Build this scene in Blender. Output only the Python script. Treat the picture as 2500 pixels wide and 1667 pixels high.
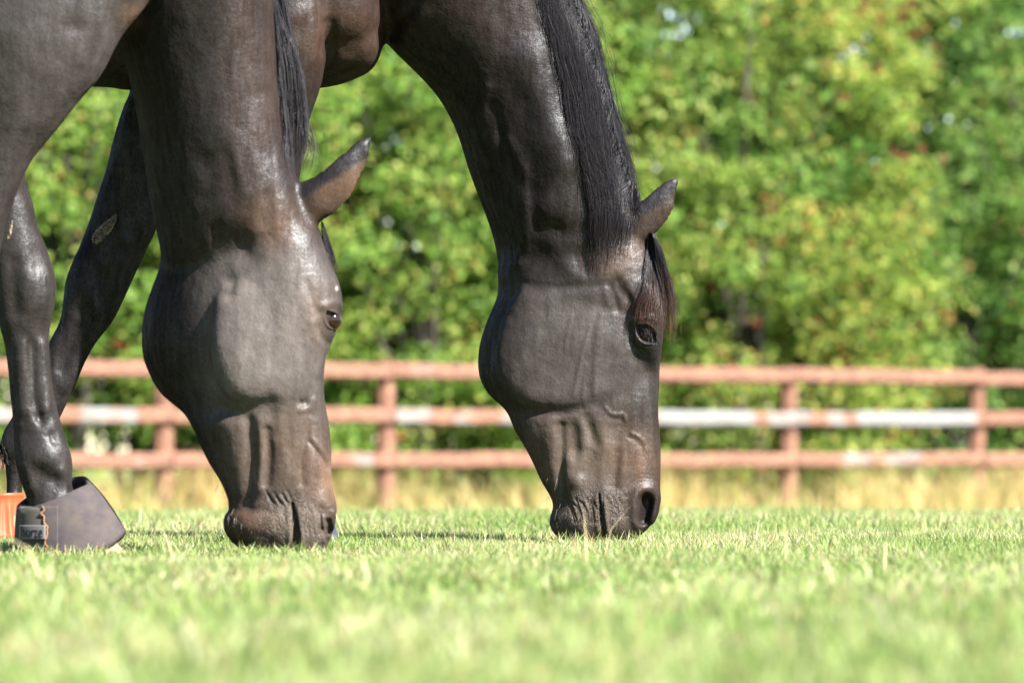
import bpy, bmesh, math, random
import numpy as np
from mathutils import Vector, Matrix
from mathutils.bvhtree import BVHTree

random.seed(7)
rng = np.random.default_rng(11)
for o in list(bpy.data.objects):
    bpy.data.objects.remove(o, do_unlink=True)
scene = bpy.context.scene
COL = scene.collection

# ------------------------------------------------------------------ camera
CAM_H = 0.200
LENS, SENSOR = 200.0, 36.0
PW, PH = 2500.0, 1667.0
F = LENS / SENSOR * PW                    # focal length in photo pixels
HOR = 1100.0                              # horizon row in the photo
PITCH = math.atan((HOR - PH / 2) / F)
cam_d = bpy.data.cameras.new('camera')
cam = bpy.data.objects.new('camera', cam_d)
COL.objects.link(cam)
cam.location = (0, 0, CAM_H)
cam.rotation_euler = (math.pi / 2 + PITCH, 0, 0)
cam_d.lens = LENS
cam_d.sensor_width = SENSOR
cam_d.clip_start = 0.2
cam_d.clip_end = 2000
cam_d.dof.use_dof = True
cam_d.dof.focus_distance = 11.5
cam_d.dof.aperture_fstop = 6.0
scene.camera = cam

# ------------------------------------------------------------------ light
SUN_EL, SUN_AZ = math.radians(40), math.radians(50)    # azimuth: from the camera's side towards the right
sdir = Vector((math.sin(SUN_AZ) * math.cos(SUN_EL), -math.cos(SUN_AZ) * math.cos(SUN_EL), math.sin(SUN_EL)))
world = bpy.data.worlds.new('World')
scene.world = world
world.use_nodes = True
wn = world.node_tree
sky = wn.nodes.new('ShaderNodeTexSky')
sky.sky_type = 'NISHITA'
sky.sun_disc = False
sky.dust_density = 0.2
sky.sun_elevation = SUN_EL
sky.sun_rotation = math.atan2(sdir.x, sdir.y)
bg = wn.nodes['Background']
bg.inputs[1].default_value = 0.05
wn.links.new(sky.outputs[0], bg.inputs[0])
sun_d = bpy.data.lights.new('sun', 'SUN')
sun_d.energy = 5.0
sun_d.angle = math.radians(0.53)
sun_d.color = (1.0, 0.94, 0.84)
sun = bpy.data.objects.new('sun', sun_d)
COL.objects.link(sun)
sun.location = (6, -4, 9)
sun.rotation_euler = sdir.to_track_quat('Z', 'Y').to_euler()
vs = scene.view_settings
vs.view_transform = 'Standard'
vs.look = 'None'
vs.exposure = 2.9
vs.gamma = 1.0
vs.use_curve_mapping = False

# ------------------------------------------------------------------ helpers
cp, sp = math.cos(PITCH), math.sin(PITCH)

def P(px, py, d):
    """photo pixel + distance along the ground axis -> world point"""
    a = (px - PW / 2) / F
    b = (PH / 2 - py) / F
    ry, rz = cp - b * sp, sp + b * cp
    t = d / ry
    return np.array([a * t, d, CAM_H + rz * t])

def PX(v):
    """world points (n,3) -> photo pixels (n,2)"""
    x, y, z = v[:, 0], v[:, 1], v[:, 2] - CAM_H
    w = y * cp + z * sp
    h = -y * sp + z * cp
    return np.stack([PW / 2 + F * x / w, PH / 2 - F * h / w], 1)

def sstep(x, a, b):
    t = np.clip((x - a) / (b - a), 0, 1)
    return t * t * (3 - 2 * t)

def vnoise(p, seed=0):
    """smooth value noise for (n,k) points, k = 2 or 3, range -1..1"""
    p = np.asarray(p, float)
    k = p.shape[1]
    i = np.floor(p).astype(np.int64)
    f = p - i
    f = f * f * (3 - 2 * f)
    out = np.zeros(len(p))
    for c in range(2 ** k):
        w = np.ones(len(p))
        h = np.full(len(p), seed * 374761393 + 1013904223, dtype=np.int64)
        for a in range(k):
            bit = (c >> a) & 1
            w = w * (f[:, a] if bit else 1 - f[:, a])
            h = (h ^ ((i[:, a] + bit) * (668265263 + 1274126177 * a))) & 0x7fffffff
            h = (h * 1103515245 + 12345) & 0x7fffffff
        h = (h ^ (h >> 13)) * 1274126177 & 0x7fffffff
        out += w * ((h & 0xffff) / 32767.5 - 1)
    return out

def mesh_np(name, verts, faces, smooth=False):
    """faces: list of int arrays (n,3) or (n,4)"""
    me = bpy.data.meshes.new(name)
    verts = np.asarray(verts, np.float32)
    if not isinstance(faces, (list, tuple)):
        faces = [faces]
    faces = [np.asarray(f, np.int32) for f in faces if len(f)]
    nl = sum(f.size for f in faces)
    nf = sum(len(f) for f in faces)
    me.vertices.add(len(verts)); me.vertices.foreach_set('co', verts.ravel())
    me.loops.add(nl); me.polygons.add(nf)
    me.loops.foreach_set('vertex_index', np.concatenate([f.ravel() for f in faces]))
    cnt = np.concatenate([np.full(len(f), f.shape[1], np.int32) for f in faces])
    st = np.zeros(nf, np.int32); st[1:] = np.cumsum(cnt)[:-1]
    me.polygons.foreach_set('loop_start', st)
    me.polygons.foreach_set('loop_total', cnt)
    me.update(calc_edges=True)
    me.validate()
    if smooth:
        me.polygons.foreach_set('use_smooth', np.ones(len(me.polygons), bool))
    return me

def col_attr(me, name, rgb):
    a = me.attributes.new(name, 'FLOAT_COLOR', 'POINT')
    c = np.ones((len(rgb), 4), np.float32)
    c[:, :3] = rgb
    a.data.foreach_set('color', c.ravel())

def f_attr(me, name, v):
    a = me.attributes.new(name, 'FLOAT', 'POINT')
    a.data.foreach_set('value', np.asarray(v, np.float32))

def link(name, me, mat=None, parent=None, **props):
    o = bpy.data.objects.new(name, me)
    COL.objects.link(o)
    if mat is not None:
        me.materials.append(mat)
    if parent is not None:
        o.parent = parent
    for k, v in props.items():
        o[k] = v
    return o

def empty(name, loc=(0, 0, 0), **props):
    o = bpy.data.objects.new(name, None)
    COL.objects.link(o)
    o.location = loc
    for k, v in props.items():
        o[k] = v
    return o

def mat(name):
    m = bpy.data.materials.new(name)
    m.use_nodes = True
    nt = m.node_tree
    return m, nt, nt.nodes['Principled BSDF'], nt.nodes['Material Output']

def nd(nt, typ, ins=None, **kw):
    n = nt.nodes.new(typ)
    for k, v in kw.items():
        setattr(n, k, v)
    for k, v in (ins or {}).items():
        if hasattr(v, 'is_output'):
            nt.links.new(v, n.inputs[k])
        else:
            n.inputs[k].default_value = v
    return n

def catmull(pts, n):
    pts = np.asarray(pts, float)
    k = len(pts)
    t = np.linspace(0, k - 1, n)
    i = np.clip(np.floor(t).astype(int), 0, k - 2)
    f = (t - i)[:, None]
    p0 = pts[np.clip(i - 1, 0, k - 1)]; p1 = pts[i]; p2 = pts[i + 1]; p3 = pts[np.clip(i + 2, 0, k - 1)]
    return 0.5 * ((2 * p1) + (-p0 + p2) * f + (2 * p0 - 5 * p1 + 4 * p2 - p3) * f ** 2 + (-p0 + 3 * p1 - 3 * p2 + p3) * f ** 3)

# ------------------------------------------------------------------ ground
def ground_z(x, y):
    x = np.asarray(x, float); y = np.asarray(y, float)
    z = -0.415 * sstep(y, 15.0, 37.0)
    z = z + 0.006 * vnoise(np.stack([x * 2.1, y * 1.1], -1).reshape(-1, 2), 3).reshape(np.shape(x)) * sstep(np.abs(y - 11), 0.6, 2.5)
    return z

ys = np.concatenate([np.linspace(-30, 2, 9), np.linspace(3, 45, 140), np.geomspace(50, 1500, 14)])
xs = np.concatenate([-np.geomspace(1200, 6, 14), np.linspace(-5.5, 5.5, 60), np.geomspace(6, 1200, 14)])
gx, gy = np.meshgrid(xs, ys)
gv = np.stack([gx, gy, ground_z(gx, gy)], -1).reshape(-1, 3)
nx = len(xs)
ii = (np.arange(len(ys) - 1)[:, None] * nx + np.arange(nx - 1)[None]).ravel()
gme = mesh_np('ground', gv, np.stack([ii, ii + 1, ii + nx + 1, ii + nx], 1), True)
m_ground, nt, bs, out = mat('turf_soil')
tc = nd(nt, 'ShaderNodeTexCoord')
n1 = nd(nt, 'ShaderNodeTexNoise', {'Vector': tc.outputs['Object'], 'Scale': 3.0, 'Detail': 8.0})
n2 = nd(nt, 'ShaderNodeTexNoise', {'Vector': tc.outputs['Object'], 'Scale': 90.0, 'Detail': 4.0})
mx = nd(nt, 'ShaderNodeMix', {'Factor': n1.outputs['Fac'], 6: (0.10, 0.15, 0.05, 1), 7: (0.17, 0.16, 0.08, 1)}, data_type='RGBA')
mx2 = nd(nt, 'ShaderNodeMix', {'Factor': n2.outputs['Fac'], 6: mx.outputs[2], 7: (0.07, 0.09, 0.03, 1)}, data_type='RGBA')
nt.links.new(mx2.outputs[2], bs.inputs['Base Color'])
bs.inputs['Roughness'].default_value = 0.95
bs.inputs['Specular IOR Level'].default_value = 0.1
bp = nd(nt, 'ShaderNodeBump', {'Height': n2.outputs['Fac'], 'Strength': 0.5, 'Distance': 0.02})
nt.links.new(bp.outputs[0], bs.inputs['Normal'])
link('ground', gme, m_ground, kind='structure')

# ------------------------------------------------------------------ grass
def leaf_mat(name, attr, trans=0.45, gloss=0.06, rough=0.45):
    m, nt, bs, out = mat(name)
    nt.nodes.remove(bs)
    a = nd(nt, 'ShaderNodeAttribute', attribute_name=attr)
    d = nd(nt, 'ShaderNodeBsdfDiffuse', {'Color': a.outputs['Color']})
    t = nd(nt, 'ShaderNodeBsdfTranslucent', {'Color': a.outputs['Color']})
    s1 = nd(nt, 'ShaderNodeMixShader', {0: trans, 1: d.outputs[0], 2: t.outputs[0]})
    g = nd(nt, 'ShaderNodeBsdfGlossy', {'Color': (1, 1, 1, 1), 'Roughness': rough})
    s2 = nd(nt, 'ShaderNodeMixShader', {0: gloss, 1: s1.outputs[0], 2: g.outputs[0]})
    nt.links.new(s2.outputs[0], out.inputs[0])
    return m

def blades(root, h, w, az, lean, face, name, rgb):
    """curved tapering blades: 5 points each"""
    n = len(h)
    up = np.array([0, 0, 1.0])
    ld = np.stack([np.cos(az), np.sin(az), np.zeros(n)], 1)
    wd = np.stack([np.cos(face), np.sin(face), np.zeros(n)], 1) * (w * 0.5)[:, None]
    mid = root + up * (h * 0.55)[:, None] + ld * (h * lean * 0.3)[:, None]
    tip = root + up * (h * np.sqrt(np.clip(1 - 0.5 * lean ** 2, 0.1, 1)))[:, None] + ld * (h * lean)[:, None]
    v = np.empty((n, 5, 3))
    v[:, 0] = root - wd; v[:, 1] = root + wd
    v[:, 2] = mid - wd * 0.85; v[:, 3] = mid + wd * 0.85
    v[:, 4] = tip
    b = np.arange(n)[:, None] * 5
    me = mesh_np(name, v.reshape(-1, 3), [b + np.array([[0, 1, 3, 2]]), b + np.array([[2, 3, 4]])])
    col_attr(me, 'blade', np.repeat(rgb, 5, 0))
    return me

def blade_cols(n, pts, dry_bias=0.0):
    g = np.array([[0.188, 0.262, 0.068], [0.262, 0.325, 0.118], [0.345, 0.378, 0.200], [0.10, 0.182, 0.038]])
    s = np.array([[0.40, 0.33, 0.16], [0.44, 0.40, 0.26], [0.28, 0.20, 0.10]])
    k = rng.random(n)
    patch = vnoise(pts[:, :2] * np.array([2.3, 0.9]), 5) * 0.5 + vnoise(pts[:, :2] * np.array([9.0, 3.5]), 6) * 0.5
    gv_ = np.clip(rng.random(n) * 0.8 + patch * 0.45 + 0.08, 0, 0.999)
    gi = np.select([gv_ < 0.2, gv_ < 0.5, gv_ < 0.8], [3, 0, 1], 2)
    c = g[gi]
    dry = rng.random(n) < np.clip(0.14 + 0.22 * patch + dry_bias, 0.02, 0.8)
    c = np.where(dry[:, None], s[rng.integers(0, 3, n)], c)
    return c * 0.69 * (0.82 + 0.36 * rng.random((n, 1)))

def turf_zone(n, y0, y1, margin):
    y = np.sqrt(rng.random(n) * (y1 * y1 - y0 * y0) + y0 * y0)
    x = (rng.random(n) * 2 - 1) * (y * 0.092 + margin)
    return x, y

gxs, gys, ghs, gws = [], [], [], []
for n, y0, y1, hm, wm in ((54000, 4.0, 8.6, 0.027, 0.0038), (215000, 8.6, 13.2, 0.026, 0.0026), (80000, 13.2, 19.5, 0.036, 0.0034)):
    x, y = turf_zone(n, y0, y1, 0.32)
    gxs.append(x); gys.append(y)
    tall = vnoise(np.stack([x * 7, y * 3.0], 1), 9)
    ghs.append(hm * (0.55 + 0.75 * rng.random(n) + 0.28 * tall + 0.5 * (rng.random(n) < 0.04)))
    gws.append(wm * (0.55 + 0.8 * rng.random(n)))
for (pa, pb, dd_) in ((1330, 1600, 11.7), (540, 840, 10.5), (30, 330, 10.62)):
    k_ = 620
    yy = dd_ - 0.045 - 0.09 * rng.random(k_)
    xx = ((pa + (pb - pa) * rng.random(k_)) - PW / 2) / F * yy
    gxs.append(xx); gys.append(yy)
    ghs.append(0.022 + 0.036 * rng.random(k_) ** 2 + 0.006 * vnoise(np.stack([xx * 25, yy * 25], 1), 5)); gws.append(0.0018 + 0.0018 * rng.random(k_))
k_ = 46000
yy = np.sqrt(rng.random(k_) * (19.5 ** 2 - 5.0 ** 2) + 25.0)
xx = np.where(rng.random(k_) < 0.5, -1, 1) * (yy * 0.092 + 0.32 + 1.5 * rng.random(k_))
gxs.append(xx); gys.append(yy); ghs.append(0.03 * (0.6 + 0.7 * rng.random(k_))); gws.append(0.005 + 0.003 * rng.random(k_))
k_ = 70
xx, yy = turf_zone(k_, 4.8, 8.4, 0.1)
gxs.append(xx); gys.append(yy); ghs.append(0.05 + 0.03 * rng.random(k_)); gws.append(0.005 + 0.004 * rng.random(k_))
gx_, gy_, gh_, gw_ = map(np.concatenate, (gxs, gys, ghs, gws))
ng = len(gx_)
for (pa, pb, dd_, f_) in ((1290, 1640, 11.7, 0.22), (480, 880, 10.5, 0.30), (-40, 370, 10.62, 0.38)):
    xa, xb = (pa - PW / 2) / F * dd_, (pb - PW / 2) / F * dd_
    m_ = sstep(gx_, xa - 0.05, xa + 0.05) * (1 - sstep(gx_, xb - 0.05, xb + 0.05)) * sstep(gy_, dd_ - 1.5, dd_ - 0.35) * (1 - sstep(gy_, dd_ + 0.05, dd_ + 0.25))
    gh_ = gh_ * (1 - f_ * m_)
groot = np.stack([gx_, gy_, ground_z(gx_, gy_) - 0.002], 1)
gme = blades(groot, gh_, gw_, rng.random(ng) * 6.283, np.clip(rng.beta(1.6, 2.2, ng) * 1.15, 0, 1.15), rng.random(ng) * 6.283, 'grass', blade_cols(ng, groot))
m_grass = leaf_mat('grass_blades', 'blade', 0.45, 0.012, 0.5)
link('grass', gme, m_grass, kind='stuff', label='short sunlit green pasture grass with pale dry blades', category='grass')

# a few taller straw stems that stand clear of the turf
ns = 70
sx, sy = turf_zone(ns, 6.5, 17.0, 0.2)
sroot = np.stack([sx, sy, ground_z(sx, sy)], 1)
sme = blades(sroot, 0.055 + 0.065 * rng.random(ns) ** 2, 0.0016 + 0.0022 * rng.random(ns), rng.random(ns) * 6.283, rng.random(ns) * 0.8, rng.random(ns) * 6.283, 'straw_stems',
             np.array([[0.50, 0.42, 0.24]]) * (0.8 + 0.4 * rng.random((ns, 1))))
link('straw_stems', sme, m_grass, kind='stuff', label='thin pale straw stems standing up out of the turf', category='grass')

# ------------------------------------------------------------------ fence
FD, FM = 39.0, 0.78                       # fence line: y = FD + FM * x
def fence_pt(px):
    u = (px - PW / 2) / F
    x = u * FD / (1 - FM * u)
    return x, FD + FM * x
fdir = np.array([1, FM, 0]) / math.hypot(1, FM)
fnrm = np.array([FM, -1, 0]) / math.hypot(1, FM)       # towards the camera

m_fence, nt, bs, out = mat('weathered_red_paint')
tc = nd(nt, 'ShaderNodeTexCoord')
wr = nd(nt, 'ShaderNodeAttribute', attribute_name='wear')
mp = nd(nt, 'ShaderNodeMapping', {'Vector': tc.outputs['Object'], 'Scale': (3.0, 3.0, 12.0)})
n1 = nd(nt, 'ShaderNodeTexNoise', {'Vector': mp.outputs[0], 'Scale': 1.6, 'Detail': 7.0, 'Roughness': 0.6})
n2 = nd(nt, 'ShaderNodeTexNoise', {'Vector': mp.outputs[0], 'Scale': 5.0, 'Detail': 6.0, 'Roughness': 0.7})
ad = nd(nt, 'ShaderNodeMath', {0: n1.outputs['Fac'], 1: wr.outputs['Fac']}, operation='ADD')
rp = nd(nt, 'ShaderNodeValToRGB', {'Fac': ad.outputs[0]})
rp.color_ramp.elements[0].position = 0.76; rp.color_ramp.elements[1].position = 0.96
red = nd(nt, 'ShaderNodeValToRGB', {'Fac': n2.outputs['Fac']})
e = red.color_ramp.elements
e[0].position = 0.36; e[0].color = (0.038, 0.016, 0.012, 1)
e[1].position = 0.66; e[1].color = (0.185, 0.098, 0.054, 1)
e2 = red.color_ramp.elements.new(0.5); e2.color = (0.088, 0.031, 0.016, 1)
gr = nd(nt, 'ShaderNodeMix', {'Factor': n2.outputs['Fac'], 6: (0.045, 0.045, 0.048, 1), 7: (0.15, 0.148, 0.147, 1)}, data_type='RGBA')
mx = nd(nt, 'ShaderNodeMix', {'Factor': rp.outputs[0], 6: red.outputs[0], 7: gr.outputs[2]}, data_type='RGBA')
nt.links.new(mx.outputs[2], bs.inputs['Base Color'])
bs.inputs['Roughness'].default_value = 0.7
bp = nd(nt, 'ShaderNodeBump', {'Height': n2.outputs['Fac'], 'Strength': 0.4, 'Distance': 0.01})
nt.links.new(bp.outputs[0], bs.inputs['Normal'])

WHITE = {0: [(1000, 1075, .25), (2080, 2360, .12), (1500, 1560, .1)],
         1: [(-60, 60, .45), (190, 335, .42), (965, 1055, .38), (1105, 1165, .35), (1215, 1290, .35), (1600, 1850, .5), (1872, 1985, .42), (2015, 2075, .42), (2088, 2385, .55)],
         2: [(855, 915, .4), (330, 400, .25), (2060, 2150, .4), (2155, 2255, .36), (1690, 1900, .15)]}

fence = empty('post_and_rail_fence', (0, FD, -0.43), label='three-rail wooden fence in flaking red-brown paint with bare white patches, in front of the hedge', category='fence')
finv = np.array([0, -FD, 0.43])

def box_run(a, b, up, out_, hz, hd, seg, round_=0.012):
    """a long bevelled board from a to b, seg slices, slightly wavering"""
    prof = np.array([[-hd, -hz + round_], [-hd + round_, -hz], [hd - round_, -hz], [hd, -hz + round_], [hd, hz - round_], [hd - round_, hz], [-hd + round_, hz], [-hd, hz - round_]])
    vs_, fs = [], []
    for i in range(seg + 1):
        t = i / seg
        c = a + (b - a) * t + up * (0.003 * math.sin(i * 0.3 + a[0] * 7)) + up * (rng.random() - .5) * 0.0015
        for p in prof:
            vs_.append(c + out_ * p[0] + up * p[1] * (1 + 0.03 * math.sin(i * 0.7 + a[2] * 9)))
    for i in range(seg):
        for k in range(8):
            fs.append([i * 8 + k, i * 8 + (k + 1) % 8, (i + 1) * 8 + (k + 1) % 8, (i + 1) * 8 + k])
    fs.append(list(range(7, -1, -1))); fs.append([seg * 8 + k for k in range(8)])
    me = bpy.data.meshes.new('board')
    me.from_pydata([tuple(v) for v in vs_], [], fs)
    return me

ZUP = np.array([0, 0, 1.0])
post_x = []
x0, _ = fence_pt(940)
stepx = 0.0363 * FD
for i in range(-5, 8):
    px_ = x0 + i * stepx
    fix = {-1: 400, 0: 940, 2: 1925, 3: 2383}
    if i in fix:
        px_ = fence_pt(fix[i])[0]
    post_x.append(px_)
    c = np.array([px_, FD + FM * px_, 0]) + finv
    gz = float(ground_z(np.array([px_]), np.array([FD]))[0])
    top = 0.805 + (rng.random() - .5) * 0.02
    me = box_run(c + ZUP * (gz - 0.15), c + ZUP * top, fdir, fnrm, 0.066, 0.062, 10, 0.040)
    o = link('post', me, m_fence, fence)
    f_attr(me, 'wear', np.full(len(me.vertices), 0.06))
for r, z in enumerate((0.728, 0.430, 0.133)):
    for i in range(0, len(post_x) - 1):
        a = np.array([post_x[i] + 0.004, FD + FM * (post_x[i] + 0.004), z + (rng.random() - .5) * 0.016]) + fnrm * 0.083 + finv
        xe = post_x[i + 1] - 0.004
        b = np.array([xe, FD + FM * xe, z + (rng.random() - .5) * 0.016]) + fnrm * 0.083 + finv
        me = box_run(a, b, ZUP, fnrm, 0.054, 0.024, 48, 0.020)
        vv = np.empty(len(me.vertices) * 3, np.float32); me.vertices.foreach_get('co', vv)
        vv = vv.reshape(-1, 3) - finv
        q = PX(vv)[:, 0]
        w = np.full(len(q), 0.09)
        for (p0, p1, amt) in WHITE[r]:
            w = np.maximum(w, amt * sstep(q, p0 - 12, p0 + 12) * (1 - sstep(q, p1 - 12, p1 + 12)))
        f_attr(me, 'wear', w)
        link('rail', me, m_fence, fence)

# ------------------------------------------------------------------ hedge shrubs
m_leaf = leaf_mat('hawthorn_leaves', 'leaf', 0.5, 0.004, 0.5)
m_bark, nt, bs, out = mat('bark')
n1 = nd(nt, 'ShaderNodeTexNoise', {'Scale': 18.0, 'Detail': 6.0})
rp = nd(nt, 'ShaderNodeValToRGB', {'Fac': n1.outputs['Fac']})
rp.color_ramp.elements[0].color = (0.010, 0.008, 0.006, 1); rp.color_ramp.elements[1].color = (0.032, 0.025, 0.019, 1)
nt.links.new(rp.outputs[0], bs.inputs['Base Color']); bs.inputs['Roughness'].default_value = 0.9
m_berry, nt, bs, out = mat('haw_berries')
bs.inputs['Base Color'].default_value = (0.12, 0.022, 0.014, 1); bs.inputs['Roughness'].default_value = 0.5; bs.inputs['Specular IOR Level'].default_value = 0.2

def tube_np(paths, radii, sides=5):
    """paths: (n,k,3), radii (n,k) -> verts, faces of open tubes"""
    n, k, _ = paths.shape
    tan = np.gradient(paths, axis=1)
    tan /= np.linalg.norm(tan, axis=2, keepdims=True) + 1e-9
    ref = np.where(np.abs(tan[..., 1:2]) < 0.9, np.array([0, 1.0, 0]), np.array([1.0, 0, 0]))
    s = np.cross(tan, ref); s /= np.linalg.norm(s, axis=2, keepdims=True) + 1e-9
    t = np.cross(tan, s)
    ang = np.arange(sides) / sides * 2 * math.pi
    v = paths[:, :, None] + radii[:, :, None, None] * (np.cos(ang)[None, None, :, None] * s[:, :, None] + np.sin(ang)[None, None, :, None] * t[:, :, None])
    base = (np.arange(n)[:, None, None] * k + np.arange(k - 1)[None, :, None]) * sides
    j = np.arange(sides)[None, None]
    j2 = (j + 1) % sides
    f = np.stack([base + j, base + j2, base + sides + j2, base + sides + j], -1).reshape(-1, 4)
    return v.reshape(-1, 3), f

def make_shrub(name, x, y, rx, ry, h, nclump, nleaf, tint, seed, label, berries=0.0, lowbare=0.0, leafsize=0.05):
    r = np.random.default_rng(seed)
    gz = -0.43
    root = empty(name, (x, y, gz), label=label, category='shrub', group='shrubs of the hawthorn hedge')
    # limbs
    nl = 9
    paths = np.zeros((nl, 8, 3)); rad = np.zeros((nl, 8))
    for i in range(nl):
        a = i / nl * 6.283 + r.random()
        t = np.linspace(0, 1, 8)
        reach = (0.35 + 0.5 * r.random()) * (0 if i == 0 else 1)
        z0 = 0 if i < 4 else h * (0.1 + 0.3 * r.random())
        paths[i, :, 0] = np.cos(a) * rx * reach * t ** 1.3 + 0.07 * np.sin(t * 7 + i)
        paths[i, :, 1] = np.sin(a) * ry * reach * t ** 1.3 + 0.05 * np.cos(t * 6 + i)
        paths[i, :, 2] = z0 + (h * (0.62 + 0.3 * r.random()) - z0) * t
        rad[i] = (0.07 if i == 0 else 0.038) * (1 - 0.85 * t)
    v, f = tube_np(paths, rad, 6)
    link('trunk', mesh_np('trunk', v, f, True), m_bark, root)
    # clumps through the outer half of the crown
    u = r.normal(size=(nclump, 3)); u /= np.linalg.norm(u, axis=1, keepdims=True)
    u[:, :2] /= np.maximum(np.hypot(u[:, 0], u[:, 1]), 0.45)[:, None] ** 0.7
    rr = (0.55 + 0.45 * r.random(nclump) ** 0.6)
    lump = 1 + 0.16 * vnoise(u * 2.3 + seed, seed)
    c = np.stack([u[:, 0] * rx, u[:, 1] * ry, u[:, 2] * h * 0.5], 1) * (rr * lump)[:, None]
    c[:, 2] += h * 0.52
    keep = (c[:, 2] > lowbare * h) & (c[:, 2] > 0.12)
    c = c[keep]; u = u[keep]; nclump = len(c)
    cr = 0.17 + 0.21 * r.random(nclump)
    k = r.integers(0, nclump, nleaf)
    dv = r.normal(size=(nleaf, 3)); dv /= np.linalg.norm(dv, axis=1, keepdims=True)
    p = c[k] + dv * (cr[k] * r.random(nleaf) ** 0.45)[:, None] * np.array([1.15, 1.0, 0.8])
    p[:, 2] = np.maximum(p[:, 2], 0.03)
    # leaf frame: normal leans outward and up
    nrm = dv * 0.7 + u[k] * 0.35 + np.array([0.1, -0.15, 0.45]) + r.normal(size=(nleaf, 3)) * 0.55
    nrm /= np.linalg.norm(nrm, axis=1, keepdims=True)
    t1 = np.cross(nrm, r.normal(size=(nleaf, 3))); t1 /= np.linalg.norm(t1, axis=1, keepdims=True)
    t2 = np.cross(nrm, t1)
    ls = leafsize * (0.6 + 0.7 * r.random(nleaf))[:, None]
    v = np.empty((nleaf, 4, 3))
    v[:, 0] = p - t1 * ls * 0.6; v[:, 1] = p + t2 * ls * 0.42 + nrm * ls * 0.08
    v[:, 2] = p + t1 * ls * 0.6; v[:, 3] = p - t2 * ls * 0.42 + nrm * ls * 0.08
    me = mesh_np('crown', v.reshape(-1, 3), np.arange(nleaf * 4).reshape(-1, 4))
    pal = np.array([[0.120, 0.195, 0.028], [0.175, 0.240, 0.048], [0.058, 0.115, 0.018], [0.260, 0.275, 0.062], [0.26, 0.16, 0.04]])
    cp_ = r.random(nclump)                                 # each clump has its own mix of leaf ages
    pr = np.clip(r.random(nleaf) * 0.7 + cp_[k] * 0.45 - 0.07, 0, 0.999)
    idx = np.select([pr < 0.30, pr < 0.62, pr < 0.80, pr < 0.985], [2, 0, 1, 3], 4)
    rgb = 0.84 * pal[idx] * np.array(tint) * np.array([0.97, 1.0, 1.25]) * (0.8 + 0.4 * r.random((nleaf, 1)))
    col_attr(me, 'leaf', np.repeat(rgb, 4, 0))
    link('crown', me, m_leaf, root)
    nb = int(berries * nleaf)
    if nb:
        kb = r.choice(np.nonzero(c[:, 1] < 0.2)[0], max(1, nb // 7))
        pb = np.repeat(c[kb] + r.normal(size=(len(kb), 3)) * 0.16 + u[kb] * 0.14, 7, 0)
        pb = pb + r.normal(size=pb.shape) * 0.022
        octv = np.array([[1, 0, 0], [-1, 0, 0], [0, 1, 0], [0, -1, 0], [0, 0, 1], [0, 0, -1.0]]) * 0.013
        octf = np.array([[0, 2, 4], [2, 1, 4], [1, 3, 4], [3, 0, 4], [2, 0, 5], [1, 2, 5], [3, 1, 5], [0, 3, 5]])
        v = (pb[:, None] + octv[None]).reshape(-1, 3)
        f = (np.arange(len(pb))[:, None, None] * 6 + octf[None]).reshape(-1, 3)
        link('berries', mesh_np('berries', v, f, True), m_berry, root, kind='stuff')
    return root

HB = 41.6
SHRUBS = [
    (-1250, 0.1, 1.5, 1.2, 4.6, 260, 7000, (0.95, 1.0, 0.9), 0.0, 'hedge shrub farthest to the left, outside the picture'),
    (-740, 0.3, 1.45, 1.2, 4.5, 260, 7000, (0.9, 1.0, 0.9), 0.0, 'hedge shrub just outside the left edge of the picture'),
    # px centre, extra depth, rx, ry, h, clumps, leaves, tint, berries
    (-260, 0.2, 1.35, 1.2, 4.6, 260, 9000, (0.95, 1.0, 0.9), 0.002, 'dense green hedge shrub at the far left behind the grazing horses'),
    (170, 0.0, 1.45, 1.2, 4.5, 330, 15000, (1.0, 1.03, 0.9), 0.003, 'leafy green hedge shrub behind the legs of the left horse'),
    (640, 0.3, 1.45, 1.2, 4.7, 330, 15000, (0.9, 1.0, 0.9), 0.002, 'dark green hedge shrub behind the head of the left horse'),
    (1010, -0.1, 1.5, 1.2, 4.6, 360, 18000, (1.0, 1.05, 0.85), 0.002, 'bright green hedge shrub seen between the two horses'),
    (1440, 0.3, 1.4, 1.2, 4.8, 330, 15000, (1.0, 1.05, 1.0), 0.003, 'green hedge shrub behind the right horse and its mane'),
    (1830, -0.25, 1.45, 1.25, 5.0, 420, 24000, (1.22, 1.08, 0.95), 0.03, 'yellow-green hawthorn bush dotted with red berries right of the horses'),
    (2330, 0.7, 1.15, 1.1, 3.0, 260, 13000, (0.66, 0.80, 0.75), 0.02, 'lower hedge shrub at the right with berries, leaves tinted dark for shade'),  # tint lowered: deep shadow put into the leaf colour
    (2560, 0.9, 1.3, 1.1, 4.6, 240, 11000, (0.7, 0.82, 0.75), 0.012, 'tall hedge shrub at the right edge of the picture'),  # dark tint paints in the shadow at the right edge
    (3050, 0.3, 1.5, 1.2, 4.6, 260, 9000, (0.95, 1.0, 0.9), 0.003, 'hedge shrub beyond the right edge of the picture'),
]
for i, (px_, dd, rx, ry, h, nc, nl, tint, ber, lab) in enumerate(SHRUBS):
    u = (px_ - PW / 2) / F
    x = u * HB / (1 - FM * u)
    make_shrub('hedge_shrub', x, HB + FM * x + dd, rx, ry, h, int(nc * 0.46), int(nl * 1.45), tint, 31 + i, lab, ber, 0.0, 0.047)
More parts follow.
